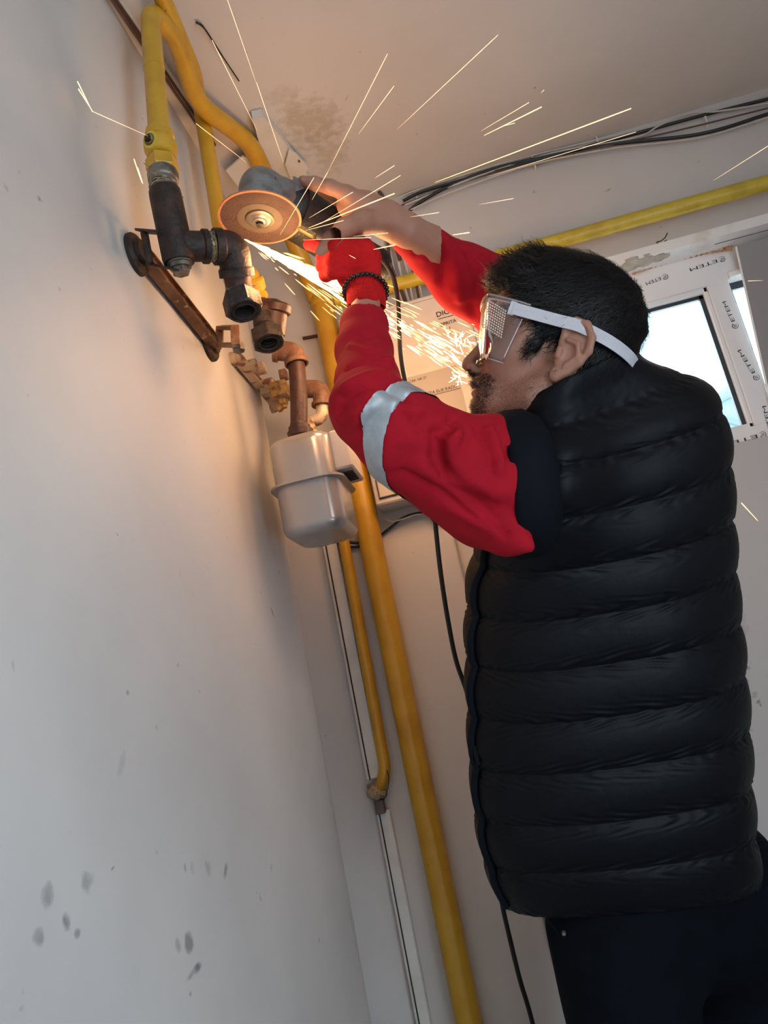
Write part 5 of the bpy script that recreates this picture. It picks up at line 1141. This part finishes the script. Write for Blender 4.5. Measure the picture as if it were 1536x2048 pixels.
# resample by y distance
ys = A_[:, 0]; yy = np.interp(np.linspace(0, 1, NV), np.linspace(0, 1, NV), np.linspace(ys[0], ys[-1], NV))
cols = [np.interp(-yy, -ys, A_[:, i]) for i in range(1, 6)]
ker = np.exp(-np.linspace(-2, 2, 21)**2); ker /= ker.sum()
cols = [np.convolve(np.pad(c, 10, mode='edge'), ker, mode='valid') for c in cols]
Lc, Rc, mc, Dc_, bc_ = cols
seams = np.array([1790, 1690, 1590, 1484, 1377, 1272, 1170, 1068, 965, 872, 812, 757]); 
fr = np.interp(-yy, -seams, np.arange(len(seams)))
th_ = np.linspace(0, 2*np.pi, NU, endpoint=False); V = np.zeros((NV, NU, 3))
kS = np.interp(-yy, [-1800, -1690, -1590, -1480, -1377, -1170, -1000, -830, -790, -748], [-.33, -.23, -.15, -.08, .0, .13, .22, .20, .08, -.02])
ca_, sa_ = np.cos(th_), np.sin(th_); ex = 2/2.35; cs = np.sign(ca_)*np.abs(ca_)**ex; sn = np.sign(sa_)*np.abs(sa_)**ex
for i in range(NV):
    C0 = CD((Lc[i]+Rc[i])/2, yy[i], Dc_[i]); a_ = (Rc[i]-Lc[i])/2/FPX*Dc_[i]-.006; U_ = np.array([1, mc[i]*1.35-.02, 0]); V_ = np.array([0, -kS[i], 1.0])
    wob = .35*np.sin(th_*2+1)+.25*np.sin(th_*5+i*.01)
    fi = float(fr[i]); ph = fi % 1.0
    bulge = (abs(math.sin(math.pi*ph))**.6)*(.0085 if yy[i] > 800 else .008)
    puck = .0016*math.exp(-((min(ph, 1-ph))/.22)**2)*(np.sin(th_*38+7*np.sin(fi*9)+3*math.floor(fi))*np.sin(th_*13+math.floor(fi+.5)*2.1))
    rad = np.stack([cs, sn], 1); P = C0+np.outer(cs*a_, U_)+np.outer(sn*bc_[i], V_)
    nn = np.outer(ca_, U_)*1+np.outer(sa_, V_); nn /= np.linalg.norm(nn, axis=1)[:, None]
    V[i] = P+nn*(bulge+puck+.0015*np.sin(th_*7+i*.02))[:, None]
hump = np.exp(-(((V[..., 0]-c_(1095, 960, 1.0)[0])/.060)**2+((V[..., 1]-c_(1095, 960, 1.0)[1])/.095)**2))*(sa_[None, :] < .1)
V[..., 2] -= .085*hump; V[..., 0] -= .010*hump
Vv = V.reshape(-1, 3)
# flatten the front seam (zip) side: vertical groove, and side panel seam
Fv = [(i*NU+k, (i+1)*NU+k, (i+1)*NU+(k+1) % NU, i*NU+(k+1) % NU) for i in range(NV-1) for k in range(NU)]
# close hem and collar inwards
hem = V[0]*1.0; hc_ = hem.mean(0); inner0 = hc_+(hem-hc_)*.90+np.array([0, -.012, 0]); inner1 = hc_+(hem-hc_)*.86+np.array([0, -.06, 0])
top = V[-1]; tc_ = top.mean(0); it0 = tc_+(top-tc_)*.90+np.array([0, .004, 0]); it1 = tc_+(top-tc_)*.80+np.array([-.01, .06, 0])
b0 = NV*NU; Vv = np.concatenate([Vv, inner0, inner1, it0, it1])
for k in range(NU):
    k1 = (k+1) % NU
    Fv += [(k1, b0+k1, b0+k, k), (b0+k1, b0+NU+k1, b0+NU+k, b0+k), ((NV-1)*NU+k, b0+2*NU+k, b0+2*NU+k1, (NV-1)*NU+k1), (b0+2*NU+k, b0+3*NU+k, b0+3*NU+k1, b0+2*NU+k1)]
VEST = mk('vest', c2w(Vv), Fv, 'vest', PERSON, label='black quilted sleeveless vest')
# zip placket on the front edge
kz = int(NU*(.5+.045)); 
zp = [V[i, kz]+np.array([-.003, 0, -.004]) for i in range(6, NV-30, 6)]
mb = MB(); P = c2w(np.array(zp)); mb.tube(P, .0052, 8); mb.build('zip_placket', 'binding', VEST)
p = c2w(V[int(NV*.33), kz]+np.array([.002, 0, -.010])); mb = MB(); mb.box(p, A3, (.003, .003, .014), .001); mb.build('zip_pull', 'binding', VEST)
# armhole binding around the near sleeve
ac = c_(1030, 970, 1.005); e1_ = unit(np.array([.14, 1.0, .0])); e2_ = unit(np.array([.06, 0, 1.0])); 
ring = [ac+e1_*.095*math.cos(t)+e2_*.093*math.sin(t) for t in np.linspace(0, 2*np.pi, 64, endpoint=False)]
en = unit(np.cross(e1_, e2_)); en = en if en[0] > 0 else -en
V = []; F_ = []; prof = [(-.014, -.006), (-.012, .000), (-.004, .003), (.020, .002), (.040, -.010), (.055, -.040), (.040, -.045), (-.008, -.012)]
for i, p in enumerate(ring):
    o_ = unit(p-ac)
    for (a, b) in prof: V.append(p+en*a+o_*b)
m_ = len(prof)
for i in range(64): F_ += [(i*m_+k, i*m_+(k+1) % m_, ((i+1) % 64)*m_+(k+1) % m_, ((i+1) % 64)*m_+k) for k in range(m_)]
mk('armhole_binding', c2w(np.array(V)), F_, 'binding', VEST)
# ---- trousers
tf = Field(np.array([.12, .38, .72]), np.array([.78, 1.15, 1.52]), .0085)
tf.ell(c_(1290, 1790, 1.19), (.140, .15, .128), k=.03); tf.ell(c_(1440, 1800, 1.22), (.100, .135, .115), k=.04)
for hp, kn, an in ((hipL, kneeL, ankL), (hipR, kneeR, ankR)):
    hp_, kn_, an_ = wc(hp), wc(kn), wc(an+np.array([0, 0, -.03])); tf.chain([hp_, lerp(hp_, kn_, .5), kn_, lerp(kn_, an_, .5), an_], [.105, .090, .072, .068, .062], k=.03)
Vt, Ft = tf.mesh(); Vt = relax(Vt, Ft, 2, .5); Nt = vnormals(Vt, Ft); Vt += Nt*(pnoise(Vt, 22)*.003)[:, None]
TR = mk('trousers', c2w(Vt), Ft, 'jeans', PERSON, label='dark navy jeans')
pk = [c_(1093, 1836, 1.06), c_(1110, 1858, 1.045), c_(1132, 1876, 1.035)]; mb = MB(); mb.tube(c2w(np.array(spline(pk, 5))), .0018, 6); mb.build('pocket_edge', 'jeans', TR)
mb = MB(); pz = c2w(c_(1128, 1868, 1.03)); mb.lathe(pz, aim_c((-.2, 0, -1)), [(-.004, .003), (0, .003), (.0014, .0022)], 12); mb.build('rivet', 'zinc', TR, label='small silver rivet')
for an in (ankL, ankR):
    tmpf = Field(np.array([an[0]-.26, an[1]-.10, -.005]), np.array([an[0]+.10, an[1]+.10, .16]), .005)
    tmpf.cone((an[0]+.01, an[1], .05), (an[0]-.14, an[1]+.02, .035), .045, .038, k=.01); tmpf.cone((an[0], an[1], .09), (an[0]+.01, an[1], .05), .045, .045, k=.02)
    Vx, Fx = tmpf.mesh(); Vx[:, 2] = np.maximum(Vx[:, 2], .0); mk('shoe', Vx, Fx, 'rubber', PERSON)

# ================================================================== SPARKS
def streak(mb, a, b, r0, r1=0.0):
    a = np.asarray(a); b = np.asarray(b); d = b-a; L = np.linalg.norm(d)
    if L < 1e-5: return
    d = d/L; u = np.cross(d, (0.3, .5, .8)); u = unit(u); w = np.cross(d, u); V = [a]
    for t, rr_ in ((.25, r0*.8), (.7, r0), ): V += [a+d*L*t+rr_*(u*math.cos(q_)+w*math.sin(q_)) for q_ in (0, 2.094, 4.189)]
    V.append(b); mb.add(V, [(0, 2, 1), (0, 3, 2), (0, 1, 3), (1, 2, 5, 4), (2, 3, 6, 5), (3, 1, 4, 6), (4, 5, 7), (5, 6, 7), (6, 4, 7)])
org_ = c_(488, 478, 1.155)
hotm, warmm = MB(), MB()
ctr = unit(c_(905, 690, 1.36)-org_)
for i in range(640):
    core = rng.random() < .42
    tt = rng.random()**(1.35 if core else .9)*.50
    sp = (.036 if core else .115)
    ofs = rng.normal(size=3)*sp; ofs[1] += (0.0 if core else .05*rng.random())
    dr = unit(ctr+ofs)
    if dr[1] < ctr[1]-.16: continue
    g = np.array([0, .10, 0])*tt*tt
    a = org_+dr*tt+g; L = (.006+.035*rng.random()**1.5)*(1.0 if tt > .05 else .6); b = org_+dr*(tt+L)+np.array([0, .10, 0])*(tt+L)**2
    qx, qy = b[0]/b[2]*FPX+CX, b[1]/b[2]*FPX+CY
    if qx > 740 and qy > 668+.46*(qx-740): continue
    # stay in front of the back wall and right of the left wall
    bw = c2w(b)
    if bw[1] > BY-.12 or bw[0] < LX+.03: continue
    streak(hotm if core else warmm, c2w(a), bw, (.0008 if core else .00055)*(.6+.7*rng.random()))
for i in range(70):    # dense root of the jet
    dr = unit(ctr+rng.normal(size=3)*.04); t0_ = rng.random()*.04; L = .05+.14*rng.random(); streak(hotm, c2w(org_+dr*t0_), c2w(org_+dr*(t0_+L)), .0008+.0005*rng.random())
tag(hotm.build('spark_jet', 'hot', smooth=False), 'dense white-hot jet of sparks shooting from the disc towards the face', 'sparks', kind='stuff')
tag(warmm.build('spark_spray', 'warm', smooth=False), 'looser orange sparks spraying around and below the white-hot jet', 'sparks', kind='stuff')
burst = MB()
for i in range(26):
    o_ = c_(918, 685, 1.31)+rng.normal(size=3)*.008; streak(burst, c2w(o_), c2w(o_+unit(rng.normal(size=3))*(.006+.018*rng.random())), .0008)
for i in range(14):
    o_ = c_(918, 752, 1.33)+rng.normal(size=3)*.006; streak(burst, c2w(o_), c2w(o_+unit(rng.normal(size=3)*np.array([1, .4, .3]))*(.006+.014*rng.random())), .0007)
tag(burst.build('spark_burst', 'hot', smooth=False), 'glowing starburst of sparks just in front of the nose', 'sparks', kind='stuff')
flying = [
 (455, 0, 512, 165, 1.05, 1.1), (513, 165, 567, 325, 1.1, 1.12), (424, 80, 515, 262, 1.08, 1.15), (183, 222, 296, 272, 1.05, 1.05), (392, 247, 493, 325, 1.2, 1.15),
 (775, 108, 655, 345, .98, 1.08), (655, 345, 624, 400, 1.08, 1.10), (788, 172, 717, 268, 1.1, 1.1), (996, 70, 795, 258, 1.0, 1.05), (1088, 180, 1082, 186, 1.2, 1.2),
 (1058, 205, 962, 262, 1.15, 1.12), (1083, 214, 968, 271, 1.15, 1.12), (1030, 246, 1000, 254, 1.15, 1.15), (1262, 217, 870, 365, 1.1, 1.12), (1272, 264, 975, 353, 1.3, 1.3),
 (789, 331, 750, 356, 1.1, 1.1), (801, 351, 640, 448, 1.06, 1.10), (706, 384, 618, 436, 1.1, 1.12), (789, 387, 617, 456, 1.07, 1.12), (687, 441, 611, 461, 1.10, 1.12),
 (878, 425, 820, 434, 1.12, 1.12), (939, 465, 905, 470, 1.12, 1.12), (776, 466, 706, 473, 1.10, 1.12), (742, 475, 606, 480, 1.10, 1.12), (790, 490, 747, 499, 1.10, 1.10),
 (1027, 397, 958, 409, 1.2, 1.2), (1536, 292, 1427, 361, 1.2, 1.2), (1483, 1006, 1516, 1042, 1.3, 1.3), (1496, 562, 1526, 561, 1.3, 1.3), (711, 517, 698, 510, 1.10, 1.10), (155, 163, 183, 220, 1.03, 1.02), (157, 178, 185, 222, 1.03, 1.02), (268, 318, 284, 366, 1.06, 1.06), (275, 335, 286, 368, 1.06, 1.06), (628, 355, 560, 470, 1.1, 1.12)]
where = ['upper half of the long spark line left of the top centre, cut by the frame', 'lower half of the long spark line, ending above the grinder', 'long spark left of the longest one, beside the yellow pipe bend', 'spark crossing the left wall towards the valve', 'faint spark across the return pipe',
 'long steep spark rising right from above the black housing', 'short lower end of the steep spark over the housing', 'shorter steep spark right of the long steep one', 'long spark under the ceiling, right of the two steep ones', 'tiny spark dot under the ceiling',
 'upper of two parallel sparks below the ceiling centre', 'brighter lower of two parallel sparks below the ceiling centre', 'short spark crossing the end of the two parallel ones', 'longest bright spark, reaching over the cable bundle', 'long spark just above the cable bundle',
 'short spark above the bare wrist', 'spark crossing the back of the bare hand to the housing', 'short spark over the index finger', 'bright spark from the housing across the bare wrist', 'short spark near the lower edge of the housing',
 'spark at the cuff of the far sleeve', 'short horizontal spark above the far sleeve', 'flat spark over the thumb', 'long flat spark just above the glove', 'short spark right of the glove above the lead',
 'faint spark on the back wall below the cables', 'spark at the right edge above the yellow branch pipe', 'spark on the wall at the right, below the window', 'small spark on the grey panel by the window', 'tiny spark on the back of the red glove', 'left prong of the bright spark at the upper left wall', 'right prong of the bright spark at the upper left wall', 'left of two short sparks beside the valve', 'right of two short sparks beside the valve', 'faint spark in front of the grinder head']
for (x0, y0, x1, y1, D0, D1), lb in zip(flying, where):
    mb = MB(); a = PD(x0, y0, D0); b = PD(x1, y1, D1)
    if y0 > 900 or (x0 > 1400): b = b+0
    bright = lb.startswith(('longest', 'bright', 'brighter', 'short horizontal', 'short spark right')) or 'prong' in lb or 'two short' in lb or 'below the window' in lb
    L = np.linalg.norm(b-a); P = [lerp(a, b, t) for t in np.linspace(0, 1, 9)]
    rr_ = (.00062 if bright else .00036)*np.array([.9, 1.1, 1, .9, .85, .8, .65, .5, .2]); mb.tube(P, rr_, 5)
    tag(mb.build('spark', 'ember' if bright else 'thin'), lb, 'spark', group='long sparks flying off the grinder')
